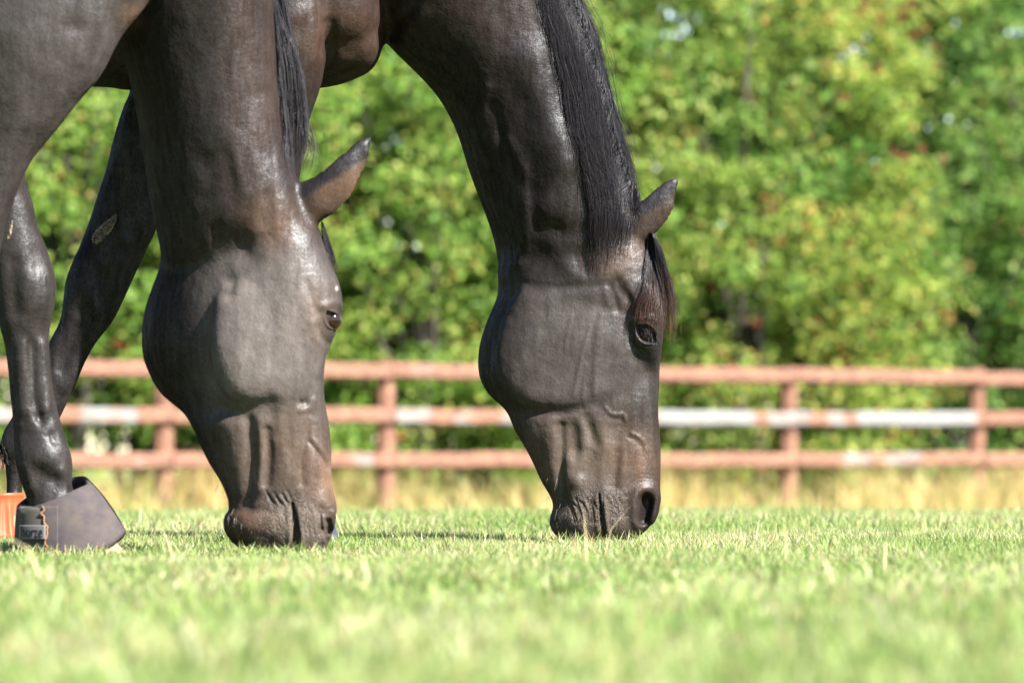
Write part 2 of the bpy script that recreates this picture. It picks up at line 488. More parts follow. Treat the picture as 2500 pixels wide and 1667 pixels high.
# a back row closes the gaps; its leaf tint is darkened to paint in shade
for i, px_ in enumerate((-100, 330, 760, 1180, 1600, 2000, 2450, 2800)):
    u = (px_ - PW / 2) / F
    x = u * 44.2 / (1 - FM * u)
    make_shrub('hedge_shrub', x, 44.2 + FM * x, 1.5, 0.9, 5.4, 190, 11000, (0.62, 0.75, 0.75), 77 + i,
               'shade-tinted hedge shrub in the back row, ' + ('behind the left horse', 'left of the left horse head', 'behind the left horse ear', 'between the two horses', 'behind the right horse ear', 'in the dark gap right of the berry bush', 'near the right edge', 'beyond the right edge')[i], 0.0, 0.0, 0.095)

for i, px_ in enumerate((150, 850, 1500, 2200)):  # rearmost row, leaf colour darkened further to stand for deep shade
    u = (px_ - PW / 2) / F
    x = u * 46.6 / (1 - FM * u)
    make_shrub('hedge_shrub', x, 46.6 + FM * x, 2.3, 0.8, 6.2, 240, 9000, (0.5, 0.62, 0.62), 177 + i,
               'tall shade-tinted shrub closing the back of the hedge, ' + ('left of the left horse', 'above the left horse ear', 'behind the right horse mane', 'right of the berry bush')[i], 0.0, 0.0, 0.15)

# tall dry grass along the fence
nd_ = 24000
t = rng.random(nd_)
dx = -5.2 + 10.6 * t
off = rng.normal(size=nd_) * 0.65 - 0.1
dp = np.stack([dx + fnrm[0] * off, FD + FM * dx + fnrm[1] * off, np.full(nd_, -0.44)], 1)
clump = vnoise(np.stack([dx * 1.6, off * 1.2], 1), 21)
kp = (clump + 0.5 * vnoise(np.stack([dx * 4.0, off * 3.0], 1), 22) > -0.1) | (rng.random(nd_) < 0.22)
dx, off, dp, clump = dx[kp], off[kp], dp[kp], clump[kp]
nd_ = len(dx)
hh = (0.34 + 0.28 * rng.random(nd_) + 0.16 * clump)
dc = np.array([[0.42, 0.29, 0.12], [0.50, 0.38, 0.18], [0.30, 0.28, 0.10], [0.20, 0.24, 0.07]])[np.clip((rng.random(nd_) * 3.2 + (clump < -0.2) * 0.8).astype(int), 0, 3)]
dme = blades(dp, hh, 0.006 + 0.006 * rng.random(nd_), rng.random(nd_) * 6.283, rng.random(nd_) * 0.9, rng.random(nd_) * 6.283, 'dry_grass', dc * 0.85 * (0.8 + 0.4 * rng.random((nd_, 1))))
link('dry_grass', dme, m_grass, kind='stuff', label='tall straw-coloured dry grass along the foot of the fence', category='grass')

# ------------------------------------------------------------------ horses
def loft(rows, d0, sub=5, nth=44):
    """rows: (lx, ly, rx, ry, centre depth, near, far[, n, skew, tilt]); depth is metres towards the camera from the plane d0"""
    R = np.array([list(r) + [2.2, 0.0, 0.0][len(r) - 7:] for r in rows], float)
    R = catmull(R, (len(R) - 1) * sub + 1)
    th = np.arange(nth) / nth * 2 * math.pi
    vs_ = []
    for (lx, ly, rx, ry, c, ne, fa, n, sk, ti) in R:
        A = P(lx, ly, d0 - c - ti); B = P(rx, ry, d0 - c + ti)
        C, H = (A + B) / 2, (B - A) / 2
        u = np.sign(np.cos(th)) * np.abs(np.cos(th)) ** (2 / n)
        v = np.sign(np.sin(th)) * np.abs(np.sin(th)) ** (2 / n)
        uu = u + sk * (1 - u * u) * np.maximum(v, 0)
        dep = np.where(v > 0, v * ne, v * fa)
        vs_.append(C[None] + uu[:, None] * H[None] + dep[:, None] * np.array([[0, -1.0, 0]]))
    V = np.concatenate(vs_)
    m = len(R)
    i = (np.arange(m - 1)[:, None] * nth + np.arange(nth)[None]).ravel()
    j = (np.arange(m - 1)[:, None] * nth + (np.arange(nth)[None] + 1) % nth).ravel()
    q = np.stack([i, j, j + nth, i + nth], 1)
    k = len(V)
    V = np.concatenate([V, [vs_[0].mean(0)], [vs_[-1].mean(0)]])
    a = np.arange(nth); b = (a + 1) % nth
    caps = np.concatenate([np.stack([b, a, np.full(nth, k)], 1), np.stack([a, b, np.full(nth, k + 1)], 1) + np.array([[(m - 1) * nth, (m - 1) * nth, 0]])])
    return V, q, caps

def turn(rows, tilt, skew, dn=0.0):
    """turn sections so that the underside (left) falls back and the ridge of the section sits left of its middle"""
    out_ = []
    for r in rows:
        r = list(r) + [2.2, 0.0, 0.0][len(r) - 7:]
        k = 1.0 - 0.75 * float(sstep(r[1], 930, 1050))
        r[4] -= k * tilt / 2; r[5] += k * (tilt / 2 + dn); r[6] -= k * tilt / 4; r[9] = -k * tilt / 2; r[8] = skew * (0.3 + 0.7 * k)
        out_.append(r)
    return out_

def remesh(lofts, voxel):
    Vs, Q, T, off = [], [], [], 0
    for V, q, c in lofts:
        Vs.append(V); Q.append(q + off); T.append(c + off); off += len(V)
    me = mesh_np('tmp', np.concatenate(Vs), [np.concatenate(Q), np.concatenate(T)])
    bm = bmesh.new(); bm.from_mesh(me)
    bmesh.ops.recalc_face_normals(bm, faces=bm.faces)
    bm.to_mesh(me); bm.free()
    o = bpy.data.objects.new('tmp', me); COL.objects.link(o)
    md = o.modifiers.new('r', 'REMESH'); md.mode = 'VOXEL'; md.voxel_size = voxel; md.adaptivity = 0
    dg = bpy.context.evaluated_depsgraph_get()
    res = bpy.data.meshes.new_from_object(o.evaluated_get(dg))
    bpy.data.objects.remove(o, do_unlink=True)
    return res

def get_co(me):
    a = np.empty(len(me.vertices) * 3, np.float32); me.vertices.foreach_get('co', a)
    return a.reshape(-1, 3).astype(float)

def get_no(me):
    a = np.empty(len(me.vertices) * 3, np.float32)
    me.vertex_normals.foreach_get('vector', a)
    return a.reshape(-1, 3).astype(float)

def set_co(me, v):
    me.vertices.foreach_set('co', v.astype(np.float32).ravel()); me.update()

def lap(me, it, w=None, lam=0.5):
    e = np.empty(len(me.edges) * 2, np.int32); me.edges.foreach_get('vertices', e)
    e = e.reshape(-1, 2)
    v = get_co(me); n = len(v)
    deg = np.bincount(e.ravel(), minlength=n).astype(float)
    for _ in range(it):
        s = np.stack([np.bincount(e[:, 0], v[e[:, 1], k], n) + np.bincount(e[:, 1], v[e[:, 0], k], n) for k in range(3)], 1)
        d = (s / deg[:, None] - v) * lam
        v = v + (d if w is None else d * w[:, None])
    set_co(me, v)

def refine(me, boxes, cuts=1):
    v = get_co(me); no = get_no(me); q = PX(v)
    ok = np.zeros(len(v), bool)
    for (x0, y0, x1, y1) in boxes:
        ok |= (q[:, 0] > x0) & (q[:, 0] < x1) & (q[:, 1] > y0) & (q[:, 1] < y1)
    ok &= no[:, 1] < 0.25
    bm = bmesh.new(); bm.from_mesh(me); bm.verts.ensure_lookup_table()
    es = [e for e in bm.edges if ok[e.verts[0].index] and ok[e.verts[1].index]]
    bmesh.ops.subdivide_edges(bm, edges=es, cuts=cuts, use_grid_fill=True)
    bm.to_mesh(me); bm.free()
    w = (PX(get_co(me)) > -1e9).all(1).astype(float)
    lap(me, 2, w, 0.45)

def seg_dist(q, pts):
    best = np.full(len(q), 1e9)
    for a, b in zip(pts[:-1], pts[1:]):
        a = np.array(a, float); b = np.array(b, float)
        ab = b - a
        t = np.clip(((q - a) @ ab) / (ab @ ab + 1e-9), 0, 1)
        best = np.minimum(best, np.hypot(*(q - a - t[:, None] * ab).T))
    return best

def sculpt(me, strokes, gain=1.0):
    """('r', points, width px, millimetres) raises (or sinks, if negative) along the normal; ('c', ...) pushes straight in; taper at the stroke ends is natural"""
    v = get_co(me); no = get_no(me); q = PX(v)
    face = sstep(-no[:, 1], 0.0, 0.35)
    disp = np.zeros_like(v)
    for kind, pts, w, mm in strokes:
        pts = [pts] if isinstance(pts[0], (int, float)) else pts
        arr = np.array(pts, float)
        if len(arr) > 2:
            arr = catmull(arr, len(arr) * 4)
        lo = arr.min(0) - 3 * w; hi = arr.max(0) + 3 * w
        m = np.nonzero((q > lo).all(1) & (q < hi).all(1) & (face > 0))[0]
        if not len(m):
            continue
        d = seg_dist(q[m], arr if len(arr) > 1 else np.concatenate([arr, arr + 0.01]))
        g = np.exp(-(d / w) ** 2) * face[m] * mm * 0.001 * gain
        if kind == 'r':
            disp[m] += no[m] * g[:, None]
        elif kind == 'c':                       # flat-bottomed cut straight into the surface
            g = (1 - sstep(d, w * 0.65, w * 1.15)) * mm * 0.001 * (face[m] > 0.02)
            disp[m, 1] += g
        elif kind == 'g':                       # smooth bowl
            disp[m, 1] += np.exp(-(d / w) ** 3) * mm * 0.001 * (face[m] > 0.02)
        elif kind == 'w':                       # cut that opens from nothing at the first point
            y0_, y1_ = arr[0, 1], arr[-1, 1]
            ww = w * (0.25 + 0.75 * np.clip((q[m, 1] - y0_) / (0.55 * (y1_ - y0_)), 0, 1))
            disp[m, 1] += (1 - sstep(d, ww * 0.55, ww * 1.2)) * mm * 0.001 * (face[m] > 0.02)
    set_co(me, v + disp)

def almond(me, cx, cy, ang, ha, hb, depth, rim):
    v = get_co(me); no = get_no(me); q = PX(v) - np.array([cx, cy])
    c, s = math.cos(ang), math.sin(ang)
    a = (q[:, 0] * c + q[:, 1] * s) / ha
    b = (-q[:, 0] * s + q[:, 1] * c) / hb
    f = np.abs(b) / np.clip(1 - a * a, 0.02, 1) 
    f = np.where(np.abs(a) < 1, f, 9)
    r = np.hypot(a, b)
    face = (no[:, 1] < 0.2)
    ins = (1 - sstep(f, 0.8, 1.05)) * face
    v[:, 1] += ins * depth
    ring = np.exp(-((np.minimum(f, 9) - 1.3) / 0.33) ** 2) * (r < 1.25) * face
    v += no * (ring * rim)[:, None]
    set_co(me, v)

m_coat, nt, bs, out = mat('horse_coat')
ca = nd(nt, 'ShaderNodeAttribute', attribute_name='coat')
wk = nd(nt, 'ShaderNodeAttribute', attribute_name='wrinkle')
tc = nd(nt, 'ShaderNodeTexCoord')
mp = nd(nt, 'ShaderNodeMapping', {'Vector': tc.outputs['Object'], 'Scale': (360, 360, 150), 'Rotation': (0, 0.12, 0)})
hair_n = nd(nt, 'ShaderNodeTexNoise', {'Vector': mp.outputs[0], 'Scale': 1.0, 'Detail': 3.0, 'Roughness': 0.65})
dap = nd(nt, 'ShaderNodeTexNoise', {'Vector': tc.outputs['Object'], 'Scale': 26.0, 'Detail': 5.0, 'Roughness': 0.6})
wav = nd(nt, 'ShaderNodeTexNoise', {'Vector': tc.outputs['Object'], 'Scale': 210.0, 'Detail': 3.0, 'Distortion': 1.2})
hsv = nd(nt, 'ShaderNodeMath', {0: hair_n.outputs['Fac'], 1: 0.6}, operation='MULTIPLY')
hs2 = nd(nt, 'ShaderNodeMath', {0: dap.outputs['Fac'], 1: 0.55}, operation='MULTIPLY_ADD')
nt.links.new(hsv.outputs[0], hs2.inputs[2])
hs3 = nd(nt, 'ShaderNodeMath', {0: hs2.outputs[0], 1: 0.42}, operation='ADD')
mps0 = nd(nt, 'ShaderNodeMapping', {'Vector': tc.outputs['Object'], 'Scale': (48, 48, 10), 'Rotation': (0, 0.15, 0)})
st0 = nd(nt, 'ShaderNodeTexNoise', {'Vector': mps0.outputs[0], 'Scale': 1.0, 'Detail': 4.0, 'Roughness': 0.6})
st1 = nd(nt, 'ShaderNodeMapRange', {'Value': st0.outputs['Fac'], 'From Min': 0.3, 'From Max': 0.7, 'To Min': 0.72, 'To Max': 1.28})
hs3 = nd(nt, 'ShaderNodeMath', {0: hs3.outputs[0], 1: st1.outputs[0]}, operation='MULTIPLY')
cm = nd(nt, 'ShaderNodeVectorMath', {0: ca.outputs['Color'], 1: hs3.outputs[0]}, operation='MULTIPLY')
rr_ = nd(nt, 'ShaderNodeMapRange', {'Value': dap.outputs['Fac'], 'From Min': 0.3, 'From Max': 0.7, 'To Min': 0.42, 'To Max': 0.52})
nt.nodes.remove(bs)
cdif = nd(nt, 'ShaderNodeBsdfDiffuse', {'Color': cm.outputs[0], 'Roughness': 0.4})
cglo = nd(nt, 'ShaderNodeBsdfGlossy', {'Color': (0.88, 0.92, 1.0, 1), 'Roughness': rr_.outputs[0]})
mps = nd(nt, 'ShaderNodeMapping', {'Vector': tc.outputs['Object'], 'Scale': (75, 75, 13), 'Rotation': (0, 0.2, 0)})
strk = nd(nt, 'ShaderNodeTexNoise', {'Vector': mps.outputs[0], 'Scale': 1.0, 'Detail': 4.0, 'Roughness': 0.6})
gfac = nd(nt, 'ShaderNodeMapRange', {'Value': nd(nt, 'ShaderNodeMath', {0: hair_n.outputs['Fac'], 1: strk.outputs['Fac']}, operation='MULTIPLY').outputs[0], 'From Min': 0.14, 'From Max': 0.42, 'To Min': 0.006, 'To Max': 0.027})
cmix = nd(nt, 'ShaderNodeMixShader', {0: gfac.outputs[0], 1: cdif.outputs[0], 2: cglo.outputs[0]})
nt.links.new(cmix.outputs[0], out.inputs[0])
b1 = nd(nt, 'ShaderNodeBump', {'Height': hair_n.outputs['Fac'], 'Strength': 0.30, 'Distance': 0.0012})
b2 = nd(nt, 'ShaderNodeBump', {'Height': dap.outputs['Fac'], 'Strength': 0.3, 'Distance': 0.014, 'Normal': b1.outputs[0]})
b3 = nd(nt, 'ShaderNodeBump', {'Height': wav.outputs['Fac'], 'Strength': wk.outputs['Fac'], 'Distance': 0.006, 'Normal': b2.outputs[0]})
nt.links.new(b3.outputs[0], cdif.inputs['Normal']); nt.links.new(b3.outputs[0], cglo.inputs['Normal'])

m_hair, nt, bs, out = mat('mane_hair')
ha_ = nd(nt, 'ShaderNodeAttribute', attribute_name='hair')
nt.nodes.remove(bs)
hdif = nd(nt, 'ShaderNodeBsdfDiffuse', {'Color': ha_.outputs['Color']})
hglo = nd(nt, 'ShaderNodeBsdfGlossy', {'Color': (0.92, 0.93, 1.0, 1), 'Roughness': 0.34})
hmix = nd(nt, 'ShaderNodeMixShader', {0: 0.018, 1: hdif.outputs[0], 2: hglo.outputs[0]})
nt.links.new(hmix.outputs[0], out.inputs[0])

m_eye, nt, bs, out = mat('eyeball')
tc = nd(nt, 'ShaderNodeTexCoord')
ln = nd(nt, 'ShaderNodeVectorMath', {0: tc.outputs['Object'], 1: (1.0, 0.0, 1.6)}, operation='MULTIPLY')
l2 = nd(nt, 'ShaderNodeVectorMath', {0: ln.outputs[0]}, operation='LENGTH')
rp = nd(nt, 'ShaderNodeValToRGB', {'Fac': nd(nt, 'ShaderNodeMath', {0: l2.outputs['Value'], 1: 30.0}, operation='MULTIPLY').outputs[0]})
rp.color_ramp.elements[0].position = 0.20; rp.color_ramp.elements[0].color = (0.004, 0.003, 0.004, 1)
rp.color_ramp.elements[1].position = 0.34; rp.color_ramp.elements[1].color = (0.016, 0.006, 0.0035, 1)
e3 = rp.color_ramp.elements.new(0.72); e3.color = (0.006, 0.004, 0.004, 1)
nt.links.new(rp.outputs[0], bs.inputs['Base Color'])
bs.inputs['Roughness'].default_value = 0.06
bs.inputs['Specular IOR Level'].default_value = 0.35

m_hoof, nt, bs, out = mat('hoof_horn')
n1 = nd(nt, 'ShaderNodeTexNoise', {'Scale': 60.0, 'Detail': 5.0})
rp = nd(nt, 'ShaderNodeValToRGB', {'Fac': n1.outputs['Fac']})
rp.color_ramp.elements[0].color = (0.06, 0.04, 0.025, 1); rp.color_ramp.elements[1].color = (0.19, 0.135, 0.085, 1)
nt.links.new(rp.outputs[0], bs.inputs['Base Color']); bs.inputs['Roughness'].default_value = 0.75
m_chest, nt, bs, out = mat('chestnut_horn')
n1 = nd(nt, 'ShaderNodeTexVoronoi', {'Scale': 6.5}, feature='DISTANCE_TO_EDGE')
rp = nd(nt, 'ShaderNodeValToRGB', {'Fac': n1.outputs['Distance']})
rp.color_ramp.elements[0].color = (0.006, 0.005, 0.004, 1); rp.color_ramp.elements[1].position = 0.25; rp.color_ramp.elements[1].color = (0.15, 0.118, 0.085, 1)
nt.links.new(rp.outputs[0], bs.inputs['Base Color']); bs.inputs['Roughness'].default_value = 0.8

class Horse:
    def __init__(s, lofts, voxel, smooth_w, boxes1, boxes2, strokes, carve, eyes, colf, base, label):
        me = remesh(lofts, voxel)
        v = get_co(me); q = PX(v)
        w = np.ones(len(v))
        for (cx, cy, r) in smooth_w:
            w *= sstep(np.hypot(q[:, 0] - cx, q[:, 1] - cy), r * 0.75, r) * 0.9 + 0.1
        lap(me, 7, w)
        refine(me, boxes1)
        refine(me, boxes2)
        sculpt(me, [(k_, p_, w_ * 1.25, a_) for k_, p_, w_, a_ in strokes], 0.62)
        lap(me, 3, None, 0.5)
        v = get_co(me); no = get_no(me); q = PX(v)
        w = sstep(-no[:, 1], -0.2, 0.3)
        for (cx, cy, r) in smooth_w:
            w *= sstep(np.hypot(q[:, 0] - cx, q[:, 1] - cy), r * 0.8, r)
        st = v * np.array([1.0, 1.0, 0.55])
        dn = 0.0024 * vnoise(st * 11.0, 41) + 0.0009 * vnoise(st * 24.0 + 7, 42) + 0.0003 * vnoise(st * 55.0 + 3, 43)
        set_co(me, v + no * (dn * w)[:, None])
        for e in eyes:
            almond(me, *e)
        sculpt(me, carve)
        lap(me, 1, None, 0.3)
        me.polygons.foreach_set('use_smooth', np.ones(len(me.polygons), bool))
        v = get_co(me); q = PX(v)
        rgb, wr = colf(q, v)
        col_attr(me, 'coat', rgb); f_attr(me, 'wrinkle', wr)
        tris = []
        me.calc_loop_triangles()
        t = np.empty(len(me.loop_triangles) * 3, np.int32); me.loop_triangles.foreach_get('vertices', t)
        s.bvh = BVHTree.FromPolygons([tuple(x) for x in v], t.reshape(-1, 3).tolist(), all_triangles=True)
        s.base = np.array(base, float)
        set_co(me, v - s.base)
        me.name = 'horse'
        s.o = link('horse', me, m_coat, label=label, category='horse')
        s.o.location = base

    def part(s, name, V, faces, m, smooth=True, **kw):
        me = mesh_np(name, np.asarray(V) - s.base, faces, smooth)
        return link(name, me, m, s.o, **kw)

    def hit(s, px, py, fallback):
        r = P(px, py, 10.0) - np.array([0, 0, CAM_H])
        h = s.bvh.ray_cast(Vector((0, 0, CAM_H)), Vector(r).normalized())
        return h[0].y if h[0] is not None else fallback

def hit_many(bvh, pts, fallback):
    out_ = np.empty(len(pts))
    o = Vector((0, 0, CAM_H))
    for i, (x, y) in enumerate(pts):
        r = P(x, y, 10.0); r[2] -= CAM_H
        h = bvh.ray_cast(o, Vector(r))
        out_[i] = h[0].y if h[0] is not None else np.nan
    return out_

def strands(horse, name, paths, lift, rad, root_rgb, tip_rgb, fallback, sides=3, tip_pow=2.0, **kw):
    """paths (n,k,2) in photo pixels, laid on the horse's surface; lift (n,) metres proud of it"""
    n, k, _ = paths.shape
    d = hit_many(horse.bvh, paths.reshape(-1, 2), fallback).reshape(n, k)
    for i in range(n):
        bad = np.isnan(d[i])
        if bad.all():
            d[i] = fallback
        elif bad.any():
            g = np.nonzero(~bad)[0]
            d[i] = np.interp(np.arange(k), g, d[i][g])
    ker = np.array([.25, .5, .25])
    for _ in range(2):
        d[:, 1:-1] = d[:, :-2] * .25 + d[:, 1:-1] * .5 + d[:, 2:] * .25
    d -= lift[:, None] * (0.25 + 0.75 * np.linspace(0, 1, k)[None] ** 0.5)
    a = (paths[..., 0] - PW / 2) / F; b = (PH / 2 - paths[..., 1]) / F
    t = d / (cp - b * sp)
    pts = np.stack([a * t, d, CAM_H + (sp + b * cp) * t], -1)
    tt = np.linspace(0, 1, k)
    R = np.asarray(rad)[:, None] * (1 - 0.85 * tt ** 3)[None]
    v, f = tube_np(pts, R, sides)
    o = horse.part(name, v, f, m_hair, True, kind='stuff', **kw)
    var = (0.35 + 1.5 * rng.random((n, 1, 1)) ** 2)
    c = (np.array(root_rgb)[None, None] * (1 - tt ** tip_pow)[None, :, None] + np.array(tip_rgb)[None, None] * (tt ** tip_pow)[None, :, None]) * var
    col_attr(o.data, 'hair', np.repeat(c.reshape(-1, 3), sides, 0))
    return o

def lane_paths(n, left, right, t0, t1, k, spread=1.0, wob=2.0, clumps=60, rootside=1.0):
    L = catmull(left, 200); Rr = catmull(right, 200)
    tt = np.linspace(0, 1, k)
    cl = rng.integers(0, clumps, n)
    cw = rng.random(clumps); ct = rng.random(clumps)
    w = np.clip(cw[cl] + rng.normal(size=n) * 0.035 * spread, -0.04, 1.06)
    st = t0[0] + (t0[1] - t0[0]) * np.clip(ct[cl] + rng.normal(size=n) * 0.10, 0, 1)
    ln = np.minimum(t1[0] + (t1[1] - t1[0]) * rng.random(n), 1.0 - st - 0.16 * rng.random(n) ** 1.5)
    T = np.clip(st[:, None] + ln[:, None] * tt[None], 0, 1)
    rs = w + (rootside - w) * np.where(rng.random(n) < 0.2, 0.9, 0.22)
    W = rs[:, None] + (w - rs)[:, None] * sstep(tt, 0, 0.5)[None]
    ix = np.clip((T * 199).astype(int), 0, 198); fr = (T * 199 - ix)[..., None]
    Lp = L[ix] * (1 - fr) + L[ix + 1] * fr; Rp = Rr[ix] * (1 - fr) + Rr[ix + 1] * fr
    p = Lp + (Rp - Lp) * W[..., None]
    ph = rng.random((clumps, 2)) * 6.28; ph2 = rng.random((n, 1)) * 6.28
    p[..., 0] += wob * np.sin(tt[None] * 5 + ph[cl, :1]) * tt[None] + 1.6 * np.sin(tt[None] * 9 + ph2) * tt[None]
    p[..., 0] += rng.normal(size=(n, 1)) * 3.0 * tt[None] ** 2
    p[..., 1] += (rng.random((n, 1)) * 6) * tt[None]
    return p

def blob(q, cx, cy, rx, ry, p=2):
    return np.exp(-((np.abs(q[:, 0] - cx) / rx) ** p + (np.abs(q[:, 1] - cy) / ry) ** p))

def eyeball(h, px, py, d, r, look=(0, -1, 0)):
    bm = bmesh.new(); bmesh.ops.create_uvsphere(bm, u_segments=28, v_segments=18, radius=r)
    me = bpy.data.meshes.new('eye'); bm.to_mesh(me); bm.free()
    me.polygons.foreach_set('use_smooth', np.ones(len(me.polygons), bool))
    o = link('eye', me, m_eye, h.o)
    o.location = Vector(P(px, py, d) - h.base)
    o.rotation_euler = Vector(look).to_track_quat('-Y', 'Z').to_euler()
    return o

COAT = np.array([0.0068, 0.0052, 0.0049])
BROWN = np.array([0.027, 0.0155, 0.0107])
TAN = np.array([0.058, 0.0345, 0.0225])
SOFT = np.array([0.057, 0.044, 0.035])
BLACK = np.array([0.007, 0.006, 0.007])
GREY = np.array([0.024, 0.0208, 0.0195])

def mixc(c, col, m):
    return c * (1 - m[:, None]) + np.array(col)[None] * m[:, None]

# ---- right horse -----------------------------------------------------------
DR = 11.7
R_lofts = [
    # neck
    loft(turn([(560, -180, 1080, -560, 0, .23, .23), (880, 40, 1330, -190, 0, .175, .175), (958, 122, 1392, -20, 0, .15, .15), (1057, 223, 1436, 100, 0, .130, .13),
          (1110, 312, 1474, 215, 0, .115, .115), (1146, 420, 1505, 340, 0, .103, .10), (1187, 531, 1536, 460, 0, .097, .095), (1209, 600, 1562, 540, 0, .092, .09), (1222, 700, 1585, 610, 0, .08, .08)], 0.07, -0.22), DR),
    # head core with the far jaw
    loft(turn([(1240, 560, 1572, 545, .0, .075, .075, 2.2, 0, .01), (1216, 650, 1598, 620, 0, .085, .085, 2.3, 0, .015), (1214, 720, 1618, 690, 0, .085, .09, 2.4, 0, .02),
          (1186, 790, 1626, 760, -.005, .080, .09, 2.4, 0, .022), (1169, 850, 1620, 820, -.008, .075, .085, 2.4, 0, .024), (1168, 912, 1611, 890, -.008, .07, .08, 2.4, 0, .024),
          (1190, 960, 1609, 950, -.004, .066, .075, 2.4, 0, .022), (1235, 1003, 1607, 1000, 0, .063, .07, 2.4, 0, .018), (1256, 1050, 1610, 1050, 0, .060, .066, 2.4, 0, .016),
          (1280, 1090, 1613, 1095, 0, .058, .062, 2.4, 0, .014), (1304, 1136, 1613, 1140, 0, .056, .06, 2.4, 0, .012), (1322, 1176, 1612, 1180, 0, .056, .058, 2.4, 0, .01),
          (1345, 1214, 1611, 1215, 0, .058, .058, 2.4, 0, .008), (1350, 1240, 1606, 1245, 0, .058, .058, 2.3, 0, .006), (1340, 1266, 1596, 1272, 0, .056, .056, 2.3, 0, .004),
          (1344, 1290, 1574, 1298, 0, .05, .05, 2.2, 0, 0), (1362, 1314, 1552, 1318, 0, .040, .040, 2.2, 0, 0), (1385, 1336, 1530, 1338, 0, .026, .026, 2.2, 0, 0)], 0.05, -0.16), DR),
    # near cheek plate
    loft(turn([(1300, 690, 1480, 690, .045, .025, .04), (1245, 735, 1560, 725, .045, .034, .05, 2.3, 0, .008), (1214, 830, 1585, 815, .045, .041, .06, 2.3, -.05, .010), (1207, 890, 1578, 880, .042, .039, .06, 2.3, -.05, .010),
          (1222, 945, 1560, 940, .040, .034, .05, 2.3, -.05, .008), (1264, 988, 1530, 982, .038, .027, .05, 2.2, 0, .006), (1310, 1006, 1490, 1000, .034, .016, .04, 2.1, 0, .004)], 0.004, -0.05), DR),
    # brow and eye socket
    loft([(1520, 690, 1606, 680, .05, .030, .05), (1525, 750, 1620, 735, .055, .034, .05), (1535, 800, 1622, 790, .055, .038, .05), (1545, 850, 1617, 845, .05, .034, .05), (1560, 915, 1606, 905, .035, .004, .04)], DR),
    # ears
    loft([(1528, 540, 1565, 595, .045, .020, .02), (1538, 512, 1592, 580, .052, .015, .012, 1.9, -.25), (1563, 490, 1618, 557, .056, .012, .009, 1.9, -.3), (1596, 462, 1643, 520, .056, .010, .008, 1.9, -.3),
          (1623, 441, 1654, 475, .054, .007, .006, 1.8, -.2), (1653, 428, 1659, 433, .052, .005, .005)], DR, 5, 24),
    loft([(1525, 530, 1560, 560, -.05, .02, .02), (1535, 500, 1562, 520, -.055, .014, .014), (1548, 470, 1563, 480, -.055, .009, .009), (1556, 452, 1560, 455, -.055, .004, .004)], DR, 5, 20),
    # trunk
    loft([(946, 66, 930, -120, 0, .09, .09), (917, 158, 880, -260, 0, .17, .17), (862, 195, 800, -400, 0, .215, .215), (780, 216, 700, -500, 0, .24, .24), (600, 224, 520, -540, 0, .27, .27), (318, 221, 300, -560, 0, .28, .28),
          (220, 212, 0, -560, 0, .30, .30), (-300, 200, -400, -520, 0, .33, .33), (-900, 150, -900, -540, 0, .33, .33), (-1400, 60, -1400, -600, 0, .3, .3), (-1750, -100, -1700, -500, 0, .18, .18)], DR),
    # near foreleg
    loft([(520, -250, 840, -200, .10, .12, .10), (560, -50, 815, 0, .15, .115, .10), (588, 107, 800, 107, .165, .10, .09), (600, 205, 785, 205, .165, .085, .08), (600, 303, 753, 303, .16, .07, .065), (598, 400, 738, 400, .155, .058, .055),
          (604, 500, 722, 500, .15, .05, .05), (604, 620, 728, 620, .15, .048, .048), (612, 700, 722, 700, .15, .044, .044), (630, 780, 708, 780, .15, .033, .033), (640, 1000, 716, 1000, .15, .03, .03),
          (636, 1070, 736, 1075, .15, .038, .038), (660, 1140, 745, 1140, .15, .034, .034), (675, 1200, 770, 1190, .15, .036, .036), (670, 1260, 790, 1250, .15, .05, .05)], DR),
    # far foreleg
    loft([(330, 40, 600, 20, -.13, .08, .08), (318, 216, 478, 200, -.14, .072, .07), (306, 249, 455, 262, -.14, .068, .068), (291, 291, 438, 318, -.14, .065, .065), (275, 344, 424, 375, -.14, .062, .062), (260, 406, 410, 435, -.14, .058, .058),
          (237, 478, 396, 505, -.14, .054, .054), (214, 547, 380, 566, -.14, .051, .051), (191, 606, 357, 612, -.14, .050, .050), (163, 676, 326, 680, -.14, .050, .05), (156, 727, 301, 735, -.14, .048, .048),
          (148, 779, 275, 786, -.14, .043, .043), (126, 822, 240, 830, -.14, .036, .036), (102, 870, 214, 872, -.14, .032, .032), (80, 926, 189, 932, -.14, .030, .030), (55, 978, 163, 988, -.14, .030, .030),
          (28, 1020, 140, 1034, -.14, .034, .034), (4, 1062, 115, 1078, -.14, .037, .037), (1, 1102, 90, 1112, -.14, .035, .035), (12, 1134, 66, 1140, -.14, .026, .026), (15, 1200, 54, 1200, -.14, .024, .024), (5, 1262, 70, 1256, -.14, .04, .04)], DR),
    # hind legs, outside the picture
    loft([(-1750, -150, -1250, -250, .14, .14, .14), (-1720, 200, -1380, 150, .15, .10, .10), (-1760, 500, -1600, 480, .15, .06, .06), (-1760, 800, -1650, 790, .15, .045, .045), (-1720, 1100, -1630, 1100, .15, .04, .04), (-1690, 1310, -1560, 1310, .15, .06, .06)], DR, 4, 24),
    loft([(-1650, -150, -1150, -250, -.14, .14, .14), (-1600, 200, -1280, 150, -.15, .10, .10), (-1600, 500, -1440, 480, -.15, .06, .06), (-1580, 800, -1480, 790, -.15, .045, .045), (-1520, 1100, -1430, 1100, -.15, .04, .04), (-1490, 1310, -1360, 1310, -.15, .06, .06)], DR, 4, 24),
]
